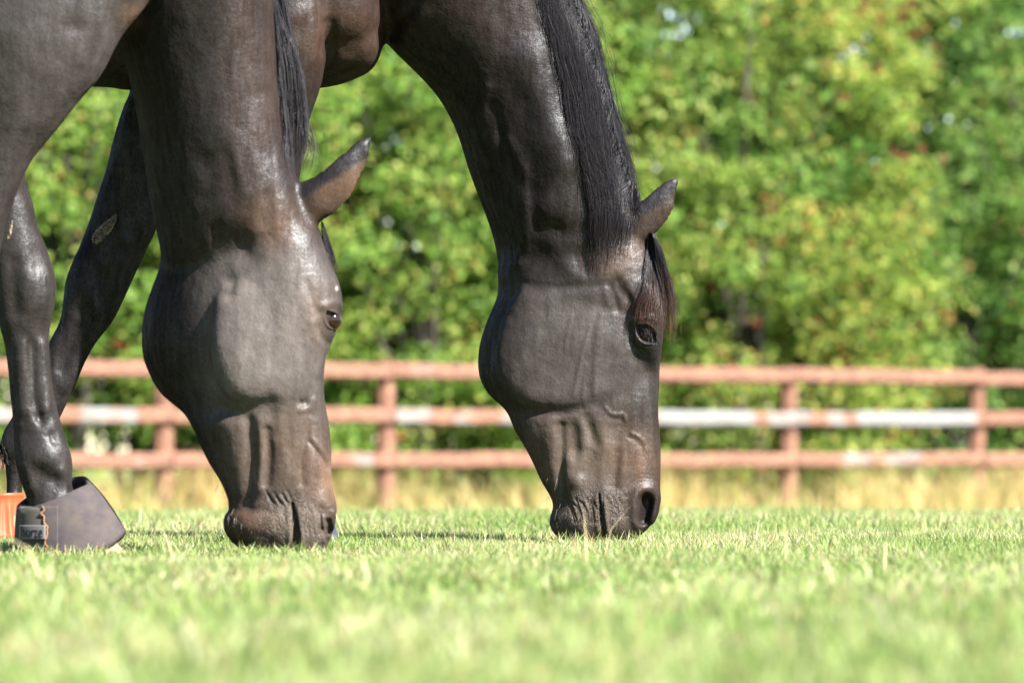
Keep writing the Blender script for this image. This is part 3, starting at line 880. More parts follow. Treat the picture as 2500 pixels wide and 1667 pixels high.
R_strokes = [
    # neck: jugular ridge and groove, big bulge above the throat, atlas wing
    ('r', [(1187, 215), (1176, 280), (1172, 330)], 12, 4), ('r', [(1208, 270), (1222, 330), (1250, 390), (1268, 440)], 14, -7),
    ('r', [(1240, 345), (1272, 410), (1283, 475), (1287, 527), (1281, 594), (1267, 640)], 13, 7), ('r', [(1225, 460), (1240, 540), (1238, 600)], 26, -6),
    ('r', [(1360, 360), (1370, 440), (1350, 500)], 62, 26), ('r', [(1296, 470), (1302, 520), (1324, 553), (1358, 560)], 20, -10), ('r', [(1380, 572), (1420, 560)], 22, -6),
    ('r', [(1290, 150), (1335, 270), (1370, 390)], 36, 20), ('r', [(1090, 90), (1130, 200)], 46, -9), ('r', [(1190, 110), (1230, 200)], 50, 6), ('r', [(1400, 300), (1425, 420), (1430, 500)], 16, -5),
    # throat latch, parotid
    ('r', [(1350, 588), (1374, 638), (1398, 670), (1414, 678)], 17, 5), ('r', [(1310, 620), (1335, 665)], 34, -7), ('r', [(1425, 630), (1432, 660)], 20, -7),
    ('r', [(1282, 694), (1346, 703), (1416, 700), (1468, 698)], 9, -4), ('r', [(1285, 725), (1346, 725), (1450, 720)], 18, 4), ('r', [(1250, 700), (1240, 760)], 16, -4),
    # temple
    ('r', [(1492, 700), (1502, 735), (1508, 755)], 8, -6), ('r', [(1475, 705), (1488, 745)], 8, 4), ('r', [(1509, 688), (1517, 705), (1530, 722)], 10, -8), ('r', [(1528, 690), (1545, 725)], 14, 5),
    ('r', [(1500, 640), (1530, 650)], 40, 4), ('r', [(1537, 735), (1545, 765)], 9, -4),
    # around the eye
    ('r', [(1534, 800), (1538, 830), (1552, 850), (1568, 856)], 7, -5), ('r', [(1543, 806), (1550, 832), (1572, 850)], 6, 3), ('r', [(1545, 785), (1570, 775), (1600, 782)], 9, 5),
    ('r', [(1560, 870), (1600, 900)], 22, -4),
    # cheek border and face
    ('r', [(1300, 1003), (1336, 1008), (1376, 1008), (1420, 999)], 10, -7), ('r', [(1300, 972), (1345, 978), (1400, 975)], 18, 5),
    ('r', [(1480, 985), (1440, 990)], 12, -3), ('r', [(1478, 994), (1487, 1007), (1505, 1013), (1521, 1011), (1526, 1024)], 4.5, 3.2), ('r', [(1480, 1006), (1492, 1019), (1518, 1024)], 5, -2.2),
    ('r', [(1542, 1059), (1559, 1066), (1570, 1077), (1577, 1098)], 4.5, 2.8), ('r', [(1536, 1066), (1553, 1075), (1565, 1088)], 5, -2),
    ('r', [(1560, 920), (1528, 990), (1519, 1040)], 12, -4), ('r', [(1530, 900), (1500, 980)], 18, 4), ('r', [(1468, 770), (1455, 840), (1450, 960)], 6, 2.8), ('r', [(1440, 800), (1420, 870), (1400, 965)], 4.5, 2.4), ('r', [(1480, 760), (1462, 860)], 5, 2.0), ('r', [(1430, 890), (1422, 970)], 4, 2.2), ('r', [(1395, 770), (1380, 850)], 4, 1.6),
    # below the cheek
    ('r', [(1340, 1030), (1352, 1090), (1356, 1140)], 20, 6), ('r', [(1368, 1040), (1370, 1100), (1368, 1160), (1378, 1215)], 10, -14), ('r', [(1396, 1045), (1402, 1095)], 18, -12),
    ('r', [(1419, 1040), (1424, 1110), (1410, 1180)], 11, 6), ('r', [(1430, 1020), (1444, 1055), (1456, 1085)], 10, -6), ('r', [(1464, 1035), (1475, 1090)], 18, 6), ('r', [(1440, 1110), (1424, 1150)], 14, -5),
    ('r', [(1392, 1130), (1400, 1170)], 14, 5), ('r', [(1508, 1105), (1503, 1140), (1500, 1185)], 9, -7), ('r', [(1500, 1050), (1512, 1090)], 14, -3), ('r', [(1540, 1120), (1550, 1170)], 34, 5),
    # lips
    ('r', [(1410, 1225), (1420, 1275)], 40, 9), ('r', [(1495, 1230), (1500, 1285)], 26, 7), ('r', [(1462, 1200), (1468, 1212)], 16, 3), ('r', [(1386, 1230), (1376, 1270)], 12, -4),
    ('r', [(1530, 1215), (1533, 1255), (1544, 1295)], 8, -4),
    # nostril rim
    ('r', [(1552, 1265), (1550, 1225), (1563, 1196), (1585, 1192), (1600, 1210), (1604, 1240), (1592, 1268)], 11, 9), ('r', [(1550, 1180), (1580, 1172)], 10, -2),
    # breast
    ('r', [(800, 60), (806, 110), (796, 180), (780, 235)], 14, -14), ('r', [(795, 120), (860, 112), (920, 80)], 20, -11), ('r', [(860, 40), (900, 10)], 40, 10), ('r', [(870, 160), (910, 120)], 26, 9),
    ('r', [(945, 105), (966, 64), (996, 34), (1030, -10)], 15, -11), ('r', [(985, 70), (1020, 40)], 16, 5), ('r', [(940, 20), (965, -30)], 22, -7),
    ('r', [(770, 60), (778, 140)], 22, 8), ('r', [(730, 40), (760, 20)], 14, 5),
    # far foreleg
    ('r', [(330, 330), (325, 480), (300, 590)], 18, 5), ('r', [(372, 400), (350, 520)], 12, -4), ('r', [(255, 680), (250, 720)], 22, -11), ('r', [(205, 640), (215, 720)], 22, 8), ('r', [(285, 640), (270, 720)], 16, 8), ('r', [(200, 760), (230, 790)], 14, -6),
    ('r', [(190, 800), (150, 900)], 12, -8), ('r', [(225, 830), (160, 950)], 10, 7), ('r', [(340, 420), (310, 560)], 10, -5), ('r', [(280, 405), (350, 420)], 4, 2.5),
]
R_carve = [
    ('g', [(1577, 1224), (1574, 1242), (1569, 1264)], 17, 24),
    ('w', [(1463, 1206), (1467, 1250), (1474, 1295), (1468, 1335)], 6.0, 11), ('r', [(1456, 1215), (1459, 1300)], 6, 3), ('r', [(1477, 1225), (1482, 1295)], 6, 4),
]
R_wr = []
for k in range(9):
    R_wr.append(('r', [(1378 + k * 9, 1216 + (k % 3) * 6), (1392 + k * 8, 1240 + (k % 2) * 8), (1402 + k * 7, 1275)], 2.8, -2.2))
    R_wr.append(('r', [(1482 + k * 5, 1216 + (k % 3) * 7), (1486 + k * 5, 1262)], 2.6, -1.4))
for k in range(3):
    R_wr.append(('r', [(1532 + k * 5, 1196 - k * 8), (1560, 1176 - k * 9), (1592, 1178 - k * 9)], 3.2, -0.5))
R_carve += R_wr
R_EYE = (1578, 815, math.radians(42), 33, 20, .010, .0014)

def R_col(q, v):
    c = np.tile(COAT, (len(q), 1))
    n = vnoise(v * 9.0, 4) * 0.5 + 0.5
    c = mixc(c, GREY * 1.45, 0.75 * blob(q, 1410, 850, 180, 160, 4))  # pale cheek coat, lifted so its sunlit brightness is painted in
    c = mixc(c, TAN * 1.15, 0.9 * blob(q, 1565, 1130, 50, 75) * (0.6 + 0.5 * n))
    c = mixc(c, TAN, 0.5 * blob(q, 1490, 1110, 60, 80))
    c = mixc(c, BROWN * 1.1, 0.75 * blob(q, 1350, 1110, 80, 90) * (0.4 + 0.6 * n))
    c = mixc(c, TAN, 0.55 * blob(q, 1500, 630, 60, 45)); c = mixc(c, TAN, 0.45 * blob(q, 1540, 600, 40, 40))
    c = mixc(c, BROWN, 0.55 * blob(q, 1545, 770, 40, 60)); c = mixc(c, BROWN, 0.18 * blob(q, 1200, 60, 260, 130) * (0.3 + n)); c = mixc(c, SOFT, 0.7 * blob(q, 1390, 1105, 120, 95, 3)); c = mixc(c, BROWN, 0.9 * blob(q, 860, 100, 110, 110) * (0.35 + 0.8 * n)); c = mixc(c, BROWN, 0.55 * blob(q, 760, 80, 60, 90))
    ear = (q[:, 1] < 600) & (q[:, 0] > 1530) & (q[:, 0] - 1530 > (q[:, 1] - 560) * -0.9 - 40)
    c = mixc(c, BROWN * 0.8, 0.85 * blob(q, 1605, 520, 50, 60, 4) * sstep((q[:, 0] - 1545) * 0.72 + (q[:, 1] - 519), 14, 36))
    c = mixc(c, BLACK, 0.9 * blob(q, 1652, 436, 22, 24)); c = mixc(c, BLACK, 0.92 * blob(q, 1585, 485, 60, 50, 4) * (1 - sstep((q[:, 0] - 1545) * 0.72 + (q[:, 1] - 519), 14, 36)) * (q[:, 0] > 1525))  # black upper-left ear edge: dark hair with its shade painted in
    c = mixc(c, BLACK * 0.6, 0.9 * blob(q, 1573, 1243, 17, 32)); c = mixc(c, SOFT * 0.85, 0.8 * blob(q, 1440, 1260, 100, 60, 4))
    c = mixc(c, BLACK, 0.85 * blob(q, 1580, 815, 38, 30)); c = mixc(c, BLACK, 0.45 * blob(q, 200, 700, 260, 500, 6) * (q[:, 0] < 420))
    c = c * (0.85 + 0.3 * n)[:, None]
    wr = 0.75 * blob(q, 1420, 1255, 90, 60, 4) + 0.35 * blob(q, 1520, 1240, 60, 60, 4)
    return c, wr

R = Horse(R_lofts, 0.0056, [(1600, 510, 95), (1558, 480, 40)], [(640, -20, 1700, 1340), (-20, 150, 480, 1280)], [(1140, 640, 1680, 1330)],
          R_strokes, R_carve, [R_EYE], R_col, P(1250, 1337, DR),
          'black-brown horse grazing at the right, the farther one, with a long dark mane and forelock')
hr = R.hit(1578, 815, DR)
eyeball(R, 1578, 815, hr + 0.0185, 0.0215, (0.35, -1, -0.15))

# mane
ml = [(1080, -520), (1200, -360), (1262, -230), (1300, -110), (1326, 0), (1343, 67), (1361, 134), (1380, 223), (1394, 312), (1412, 379), (1430, 446), (1440, 513), (1440, 580), (1446, 660)]
mr = [(1150, -540), (1262, -380), (1330, -230), (1380, -110), (1416, 0), (1447, 67), (1462, 125), (1488, 223), (1503, 286), (1524, 357), (1546, 429), (1556, 487), (1552, 545), (1535, 640)]
p = lane_paths(6000, ml, mr, (0.0, 0.78), (0.14, 0.34), 12, 1.3, 9.0, 260)
HB_, HT_ = (0.005, 0.0048, 0.0062), (0.008, 0.0062, 0.0065)
strands(R, 'mane', p, 0.002 + 0.018 * rng.random(len(p)), 0.00030 + 0.0007 * rng.random(len(p)) ** 3, HB_, HT_, DR)
# flyaway hairs along the crest
p = lane_paths(55, [(x + 34, y) for x, y in mr], [(x + 8, y) for x, y in mr], (0.05, 0.6), (0.10, 0.2), 10, 6.0, 6.0, 40)
strands(R, 'mane_flyaway_hair', p, 0.01 * rng.random(len(p)), np.full(len(p), 0.00035), HB_, HT_, DR)
# forelock
fl = [(1582, 568), (1576, 605), (1574, 660), (1568, 710), (1552, 750), (1552, 790)]
fr_ = [(1598, 570), (1614, 604), (1626, 655), (1640, 710), (1648, 775), (1646, 850)]
p = lane_paths(520, fl, fr_, (0.0, 0.10), (0.55, 0.98), 14, 2.5, 4.0, 60, 0.6)
strands(R, 'forelock', p, 0.003 + 0.010 * rng.random(len(p)), 0.0004 + 0.0003 * rng.random(len(p)), (0.0045, 0.004, 0.0045), (0.045, 0.021, 0.014), DR, 3, 4.0)

# ---- left horse ------------------------------------------------------------
DL = 10.5
L_lofts = [
    # neck
    loft(turn([(60, -330, 620, -520, 0, .2, .2), (240, -40, 664, -120, 0, .16, .16, 2.1, .1, .02), (288, 95, 674, 70, 0, .135, .135, 2.1, .15, .03), (325, 230, 684, 215, 0, .120, .12, 2.1, .15, .03), (348, 364, 700, 350, 0, .112, .11, 2.1, .12, .03),
          (366, 490, 732, 450, 0, .106, .105, 2.1, .1, .03), (389, 600, 776, 555, 0, .094, .10, 2.2, .1, .03), (400, 660, 795, 610, 0, .070, .08, 2.2, .05, .03), (430, 720, 780, 680, 0, .030, .05, 2.2, .05, .03)], 0.12, -0.20, -0.015), DL),
    # head
    loft(turn([(391, 600, 778, 550, 0, .085, .085, 2.2, 0, .02), (389, 650, 812, 650, 0, .095, .09, 2.3, 0, .03), (366, 715, 830, 705, 0, .098, .095, 2.3, .08, .035), (349, 780, 836, 760, 0, .098, .095, 2.3, .1, .038), (346, 848, 815, 815, 0, .094, .09, 2.3, .1, .038),
          (356, 895, 797, 865, 0, .088, .085, 2.3, .1, .035), (391, 959, 790, 930, 0, .078, .08, 2.3, .1, .03), (441, 1002, 793, 980, 0, .068, .072, 2.3, .08, .026), (466, 1040, 803, 1030, 0, .063, .068, 2.3, .05, .022),
          (488, 1085, 808, 1075, 0, .060, .064, 2.3, 0, .02), (507, 1128, 810, 1125, 0, .058, .06, 2.3, 0, .018), (530, 1163, 811, 1170, 0, .056, .058, 2.3, 0, .016), (550, 1202, 817, 1205, 0, .056, .058, 2.3, 0, .014),
          (561, 1235, 823, 1235, 0, .057, .057, 2.3, 0, .012), (552, 1258, 820, 1262, 0, .056, .056, 2.3, 0, .01), (550, 1285, 815, 1290, 0, .054, .054, 2.3, 0, .008), (562, 1312, 806, 1318, 0, .048, .048, 2.2, 0, .006), (584, 1338, 790, 1344, 0, .038, .038, 2.2, 0, 0), (610, 1362, 770, 1364, 0, .024, .024, 2.2, 0, 0)], 0.16, -0.06, -0.025), DL),
    # near cheek plate
    loft(turn([(545, 690, 720, 680, .05, .032, .05), (520, 740, 780, 720, .05, .038, .07, 2.3, .05, .012), (510, 820, 785, 800, .05, .044, .08, 2.35, .05, .014), (516, 890, 772, 870, .048, .042, .08, 2.35, .05, .014),
          (545, 955, 762, 930, .044, .036, .07, 2.5, 0, .012), (585, 997, 738, 974, .036, .020, .05, 2.1, 0, .01)], 0.0, -0.15), DL),
    # brow
    loft([(735, 690, 822, 670, .02, .035, .05), (745, 735, 834, 715, .025, .038, .05), (755, 775, 836, 760, .025, .040, .05), (760, 815, 822, 805, .022, .034, .05), (765, 872, 798, 866, .008, .004, .04)], DL),
    # ears
    loft([(728, 445, 765, 552, .03, .022, .02), (760, 433, 803, 534, .042, .016, .012, 1.9, -.2), (786, 415, 837, 504, .048, .012, .009, 1.9, -.3), (817, 388, 863, 472, .05, .011, .008, 1.9, -.3), (850, 361, 882, 430, .048, .009, .007, 1.9, -.3),
          (877, 336, 902, 387, .044, .007, .005), (905, 326, 911, 332, .042, .005, .005)], DL, 5, 24),
    # trunk
    loft([(350, -20, 330, -160, 0, .10, .10), (315, 60, 250, -400, 0, .19, .19), (230, 150, 120, -620, 0, .24, .24), (80, 205, -60, -720, 0, .27, .27), (-200, 230, -300, -760, 0, .29, .29), (-800, 220, -900, -740, 0, .33, .33), (-1500, 150, -1500, -760, 0, .33, .33),
          (-2000, 50, -2000, -800, 0, .30, .30), (-2400, -150, -2350, -650, 0, .18, .18)], DL),
    # shoulder and near foreleg, which leaves the picture at the left
    loft([(-200, -420, 400, -420, .12, .12, .12), (-150, -160, 388, -60, .15, .115, .12), (-115, 40, 296, 90, .17, .105, .10), (-100, 140, 248, 182, .17, .095, .09), (-95, 215, 193, 248, .168, .085, .08), (-92, 280, 147, 305, .165, .075, .07),
          (-90, 345, 98, 366, .16, .065, .06), (-94, 405, 66, 412, .16, .058, .055), (-100, 470, 39, 478, .16, .053, .05), (-110, 540, 20, 543, .16, .050, .05), (-125, 600, 2, 604, .16, .050, .05), (-142, 690, -15, 695, .16, .046, .046),
          (-152, 790, -62, 790, .16, .034, .034), (-168, 1030, -85, 1030, .16, .03, .03), (-178, 1110, -70, 1110, .16, .04, .04), (-152, 1200, -62, 1200, .16, .034, .034), (-150, 1300, -20, 1300, .16, .06, .06)], DL),
    # far foreleg
    loft([(-170, 120, 130, 90, -.10, .07, .08), (-105, 330, 66, 330, -.12, .062, .07), (-80, 440, 63, 440, -.12, .055, .055), (-60, 500, 80, 497, -.12, .052, .052), (-44, 560, 93, 555, -.12, .050, .05), (-30, 630, 121, 625, -.12, .050, .05), (-18, 690, 137, 687, -.12, .050, .05),
          (-10, 740, 135, 735, -.12, .047, .047), (-3, 790, 125, 784, -.12, .042, .042), (10, 838, 120, 826, -.12, .036, .036), (20, 906, 125, 906, -.12, .034, .034), (27, 983, 134, 970, -.12, .034, .034), (32, 1059, 154, 1048, -.12, .038, .038),
          (34, 1112, 173, 1104, -.12, .042, .042), (43, 1160, 179, 1146, -.12, .040, .040), (60, 1206, 176, 1186, -.12, .036, .036), (75, 1262, 205, 1245, -.12, .045, .045)], DL),
    loft([(-2500, -150, -1950, -250, .14, .14, .14), (-2450, 200, -2080, 150, .15, .10, .10), (-2480, 500, -2300, 480, .15, .06, .06), (-2480, 800, -2370, 790, .15, .045, .045), (-2440, 1100, -2340, 1100, .15, .04, .04), (-2410, 1335, -2270, 1335, .15, .06, .06)], DL, 4, 24),
    loft([(-2350, -150, -1800, -250, -.14, .14, .14), (-2250, 200, -1880, 150, -.15, .10, .10), (-2260, 500, -2080, 480, -.15, .06, .06), (-2240, 800, -2130, 790, -.15, .045, .045), (-2180, 1100, -2080, 1100, -.15, .04, .04), (-2150, 1335, -2010, 1335, -.15, .06, .06)], DL, 4, 24),
]
L_strokes = [
    # neck and throat
    ('r', [(545, 380), (560, 430), (555, 470)], 16, -6), ('r', [(575, 330), (580, 400), (600, 470)], 12, 4), ('r', [(500, 390), (515, 430), (500, 480)], 20, -6), ('r', [(590, 590), (592, 602)], 26, -15), ('r', [(530, 568), (534, 590)], 18, -11),
    ('r', [(620, 600), (640, 620)], 22, 4), ('r', [(562, 690), (556, 715)], 14, -9), ('r', [(460, 200), (520, 330)], 60, 4), ('r', [(640, 240), (660, 380)], 24, -4), ('r', [(655, 480), (640, 540)], 12, -4), ('r', [(690, 490), (670, 560)], 14, 4),
    ('r', [(720, 470), (745, 550)], 14, -4), ('r', [(620, 670), (700, 660)], 18, 3),
    # temple, eye
    ('r', [(748, 690), (760, 730), (775, 760)], 9, -4), ('r', [(775, 800), (785, 825), (805, 840)], 8, -4), ('r', [(765, 790), (772, 830)], 8, 3), ('r', [(790, 748), (815, 740), (836, 750)], 8, 5), ('r', [(800, 700), (826, 700)], 18, 3),
    ('r', [(690, 760), (680, 880)], 12, 2), ('r', [(640, 720), (625, 800)], 14, 1.5),
    # cheek border
    ('r', [(545, 1000), (585, 1010), (612, 998), (660, 985)], 14, -4.5), ('r', [(570, 965), (620, 970), (690, 960)], 18, 5), ('r', [(735, 985), (748, 984)], 8, -9), ('r', [(735, 1002), (752, 994), (765, 975)], 6, 4),
    ('r', [(772, 930), (762, 970)], 10, -4),
    # below the cheek
    ('r', [(607, 1027), (611, 1091), (610, 1171), (602, 1232)], 12, -11), ('r', [(560, 1040), (572, 1110), (580, 1190)], 24, 8), ('r', [(636, 1030), (640, 1100), (634, 1190)], 14, 6), ('r', [(652, 1050), (655, 1120), (650, 1180)], 9, -8),
    ('r', [(676, 1040), (690, 1110), (700, 1160)], 18, 5), ('r', [(668, 1010), (672, 1060)], 9, -3), ('r', [(756, 1010), (748, 1060), (736, 1120), (738, 1180)], 9, -5), ('r', [(757, 1079), (776, 1104), (789, 1123), (795, 1140)], 5, -4),
    ('r', [(764, 1074), (783, 1099), (797, 1118)], 5, 3), ('r', [(775, 1150), (785, 1200)], 24, 4),
    # lips
    ('r', [(585, 1275), (650, 1290)], 38, 17), ('r', [(556, 1246), (610, 1246), (660, 1248)], 8, -5), ('r', [(690, 1270), (690, 1320)], 22, 5), ('r', [(755, 1270), (755, 1330)], 24, 7),
    ('r', [(640, 1190), (680, 1210)], 26, 1), ('r', [(790, 1290), (798, 1320)], 5, -7), ('r', [(806, 1240), (800, 1270)], 14, 7), ('r', [(782, 1240), (784, 1300)], 7, -5),
    # near foreleg and shoulder
    ('r', [(330, 40), (300, 88), (270, 130)], 12, 5), ('r', [(305, 10), (270, 60)], 14, -6), ('r', [(180, 60), (130, 200), (60, 330)], 26, -5), ('r', [(240, 60), (190, 180), (110, 300)], 30, 5), ('r', [(160, 65), (190, 70)], 14, -5), ('r', [(60, 150), (30, 300)], 36, 5),
    # far foreleg
    ('r', [(95, 620), (90, 650)], 18, -8), ('r', [(70, 680), (80, 740)], 26, 7), ('r', [(30, 640), (36, 760)], 14, -7), ('r', [(110, 720), (112, 770)], 12, 5), ('r', [(78, 840), (82, 960), (95, 1020)], 8, -9), ('r', [(104, 840), (114, 1000)], 9, 6), ('r', [(50, 840), (58, 1000)], 12, 8), ('r', [(98, 1018), (101, 1030)], 9, -8), ('r', [(128, 1062), (133, 1074)], 9, -8), ('r', [(60, 1060), (70, 1090)], 16, -5),
    ('r', [(80, 1110), (120, 1120)], 24, 9), ('r', [(100, 1155), (135, 1172)], 14, -8), ('r', [(60, 1140), (75, 1190)], 12, 8), ('r', [(150, 1150), (165, 1180)], 10, 5),
]
L_carve = [('g', [(800, 1272), (803, 1300)], 7, 9), ('r', [(814, 1250), (812, 1290)], 7, 4), ('r', [(788, 1262), (790, 1320)], 6, 3), ('w', [(713, 1228), (720, 1265), (724, 1305), (716, 1362)], 10, 14), ('r', [(704, 1240), (706, 1330)], 7, 3), ('r', [(732, 1250), (736, 1330)], 8, 4)]
for k in range(9):      # creases of the lower lip
    x = 655 + k * 6.5
    L_carve.append(('r', [(x - 6, 1198 + (k * 11) % 29), (x + 12, 1240), (x + 20, 1290 - (k * 7) % 22)], 3.2, -1.5))
    L_carve.append(('r', [(733 + k * 6, 1236 + (k % 3) * 8), (737 + k * 6, 1290 + (k % 2) * 14)], 2.6, -1.2))
L_EYE = (811, 781, math.radians(58), 27, 16, .009, .0014)

def L_col(q, v):
    c = np.tile(COAT * 1.1, (len(q), 1))
    n = vnoise(v * 9.0, 14) * 0.5 + 0.5
    c = mixc(c, GREY * 3.3, 0.9 * blob(q, 650, 810, 150, 190, 4) * (0.7 + 0.4 * n))  # cheek coat brightened where the sun falls: light put into the colour
    c = mixc(c, BROWN * 1.1, 0.5 * blob(q, 620, 150, 75, 330, 3) * (0.5 + 0.6 * n)); c = mixc(c, TAN, 0.5 * blob(q, 670, 545, 70, 70) * (0.4 + n)); c = mixc(c, TAN, 0.4 * blob(q, 775, 760, 40, 70))
    c = mixc(c, SOFT * 1.1, 0.8 * blob(q, 660, 1100, 120, 115, 3)); c = mixc(c, TAN * 0.9, 0.45 * blob(q, 760, 1130, 50, 90)); c = mixc(c, TAN * 1.2, 0.85 * blob(q, 795, 1180, 42, 60)); c = mixc(c, BROWN, 0.5 * blob(q, 660, 1100, 90, 90)); c = mixc(c, BROWN * 1.0, 0.65 * blob(q, 610, 1275, 60, 36) * (0.5 + n))
    c = mixc(c, SOFT, 0.8 * blob(q, 715, 1285, 90, 65, 4)); c = mixc(c, BROWN * 2.0, 0.7 * blob(q, 605, 1282, 55, 32))
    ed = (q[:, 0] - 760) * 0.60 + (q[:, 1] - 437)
    c = mixc(c, TAN * 0.9, 0.9 * blob(q, 835, 440, 80, 90, 4) * sstep(ed, 18, 44)); c = mixc(c, BLACK, 0.85 * blob(q, 790, 430, 70, 70, 4) * (1 - sstep(ed, 18, 44)) * (q[:, 0] > 728))  # BLACK strip up the ear's left side: dark hair plus painted shade
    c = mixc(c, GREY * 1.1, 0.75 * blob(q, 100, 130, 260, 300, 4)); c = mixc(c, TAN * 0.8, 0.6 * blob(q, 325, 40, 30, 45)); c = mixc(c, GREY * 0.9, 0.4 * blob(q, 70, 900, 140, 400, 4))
    c = mixc(c, BLACK, 0.6 * blob(q, 811, 781, 26, 24)); c = mixc(c, (0.2, 0.19, 0.18), 0.8 * blob(q, 822, 704, 3, 5)); c = mixc(c, BLACK, 0.7 * blob(q, 902, 334, 14, 14))
    c = c * (0.85 + 0.3 * n)[:, None]
    wr = 0.8 * blob(q, 690, 1270, 60, 70, 4) + 0.3 * blob(q, 600, 1280, 60, 40, 4) + 0.35 * blob(q, 770, 1285, 50, 60, 4)
    return c, wr

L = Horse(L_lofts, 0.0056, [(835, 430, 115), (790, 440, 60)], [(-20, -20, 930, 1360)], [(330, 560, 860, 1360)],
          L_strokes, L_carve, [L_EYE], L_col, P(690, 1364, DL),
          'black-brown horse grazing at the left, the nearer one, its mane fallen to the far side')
hl = L.hit(809, 780, DL)
eyeball(L, 810, 781, hl + 0.0150, 0.0190, (0.8, -1, -0.1))

p = lane_paths(900, [(664, -60), (673, 77), (680, 153), (684, 230), (692, 306), (699, 364), (713, 415)], [(694, -60), (723, 77), (738, 153), (747, 230), (750, 306), (744, 364), (734, 420)], (0.0, 0.6), (0.35, 0.55), 12, 1.2, 3.0, 40, 0.0)
o = strands(L, 'mane', p, -0.01 + 0.03 * rng.random(len(p)), 0.0004 + 0.0004 * rng.random(len(p)), (0.012, 0.0115, 0.0135), (0.018, 0.016, 0.017), DL + 0.03)
p = lane_paths(60, [(735, 300), (742, 364), (735, 420)], [(765, 300), (775, 380), (760, 440)], (0.0, 0.3), (0.5, 0.7), 10, 5.0, 5.0, 20, 0.2)
strands(L, 'mane_flyaway_hair', p, np.zeros(len(p)), np.full(len(p), 0.00035), (0.02, 0.018, 0.02), (0.05, 0.04, 0.03), DL + 0.03)
p = lane_paths(160, [(782, 540), (788, 580), (800, 620), (812, 655)], [(789, 540), (805, 590), (816, 630), (826, 670)], (0.0, 0.1), (0.6, 0.9), 12, 1.0, 1.5, 14, 0.5)
strands(L, 'forelock', p, 0.004 * rng.random(len(p)), np.full(len(p), 0.00045), (0.012, 0.010, 0.011), (0.014, 0.012, 0.012), DL)

# short stiff hairs: lashes, whiskers, ear fringe
def bristles(h, name, roots, vec, n, jit, rad, rgb, fb, k=6, droop=6):
    r = np.array(roots, float)
    i = rng.integers(0, len(r), n)
    st = r[i] + rng.normal(size=(n, 2)) * jit
    vv = np.array(vec, float)[None] * (0.5 + 0.8 * rng.random((n, 1))) + rng.normal(size=(n, 2)) * 0.25 * np.hypot(*vec)
    tt = np.linspace(0, 1, k)
    p = st[:, None] + vv[:, None] * tt[None, :, None]
    p[..., 1] += droop * tt[None] ** 2
    return strands(h, name, p, 0.002 + 0.008 * rng.random(n), np.full(n, rad), rgb, rgb, fb)
bristles(R, 'eyelashes', [(1572 + 3 * i, 793 + 3.2 * i) for i in range(10)], (6, 18), 46, 1.5, 0.0004, (0.02, 0.018, 0.018), DR - 0.09)
bristles(R, 'whiskers', [(1380, 1250), (1420, 1270), (1345, 1180), (1350, 1215), (1500, 1270), (1480, 1240), (1345, 1275)], (-10, 16), 60, 16, 0.0003, (0.10, 0.09, 0.08), DR)
bristles(L, 'whiskers', [(560, 1270), (600, 1300), (640, 1310), (545, 1190), (720, 1260)], (-9, 15), 70, 14, 0.0003, (0.11, 0.10, 0.085), DL)
bristles(R, 'fetlock_tuft', [(4, 1090), (6, 1105), (10, 1115)], (-3, 22), 80, 4, 0.0005, (0.012, 0.011, 0.012), DR + 0.14)

# horn growths on the inner sides of two forelegs
def chestnut(h, pts, thick, fb, nseg=(8, 14)):
    """pts: outline axis list of (x, y, half width)"""
    A = catmull(np.array(pts, float), nseg[1])
    V = []
    for (x, y, w) in A:
        for j in range(nseg[0] + 1):
            t = j / nseg[0] * 2 - 1
            px_, py_ = x + t * w, y + t * w * 0.25
            d = h.hit(px_, py_, fb)
            bump = thick * math.sqrt(max(0, 1 - t * t)) * min(1.0, w / 8.0) * (0.15 + 1.9 * random.random())
            V.append(P(px_, py_, d - bump + 0.0015))
    n = nseg[0] + 1
    q = [[i * n + j, i * n + j + 1, (i + 1) * n + j + 1, (i + 1) * n + j] for i in range(nseg[1] - 1) for j in range(nseg[0])]
    return h.part('chestnut', V, np.array(q), m_chest, False)
chestnut(R, [(283, 522, 3), (272, 540, 11), (255, 560, 17), (240, 580, 16), (232, 596, 6)], 0.009, DR + 0.1, (10, 18))
chestnut(L, [(31, 535, 1), (28, 550, 4), (24, 570, 5), (18, 586, 3)], 0.005, DL + 0.1)

# ------------------------------------------------------------------ bell boots and hooves
m_neo, nt, bs, out = mat('neoprene')
tc = nd(nt, 'ShaderNodeTexCoord')
n1 = nd(nt, 'ShaderNodeTexNoise', {'Vector': tc.outputs['Object'], 'Scale': 24.0, 'Detail': 7.0, 'Roughness': 0.7})
n2 = nd(nt, 'ShaderNodeTexNoise', {'Vector': tc.outputs['Object'], 'Scale': 700.0, 'Detail': 2.0})
rp = nd(nt, 'ShaderNodeValToRGB', {'Fac': n1.outputs['Fac']})
rp.color_ramp.elements[0].position = 0.35; rp.color_ramp.elements[0].color = (0.023, 0.020, 0.025, 1)
rp.color_ramp.elements[1].position = 0.75; rp.color_ramp.elements[1].color = (0.046, 0.038, 0.034, 1)
nt.links.new(rp.outputs[0], bs.inputs['Base Color']); bs.inputs['Roughness'].default_value = 0.8; bs.inputs['Specular IOR Level'].default_value = 0.12
nt.links.new(nd(nt, 'ShaderNodeBump', {'Height': n2.outputs['Fac'], 'Strength': 0.3, 'Distance': 0.001}).outputs[0], bs.inputs['Normal'])

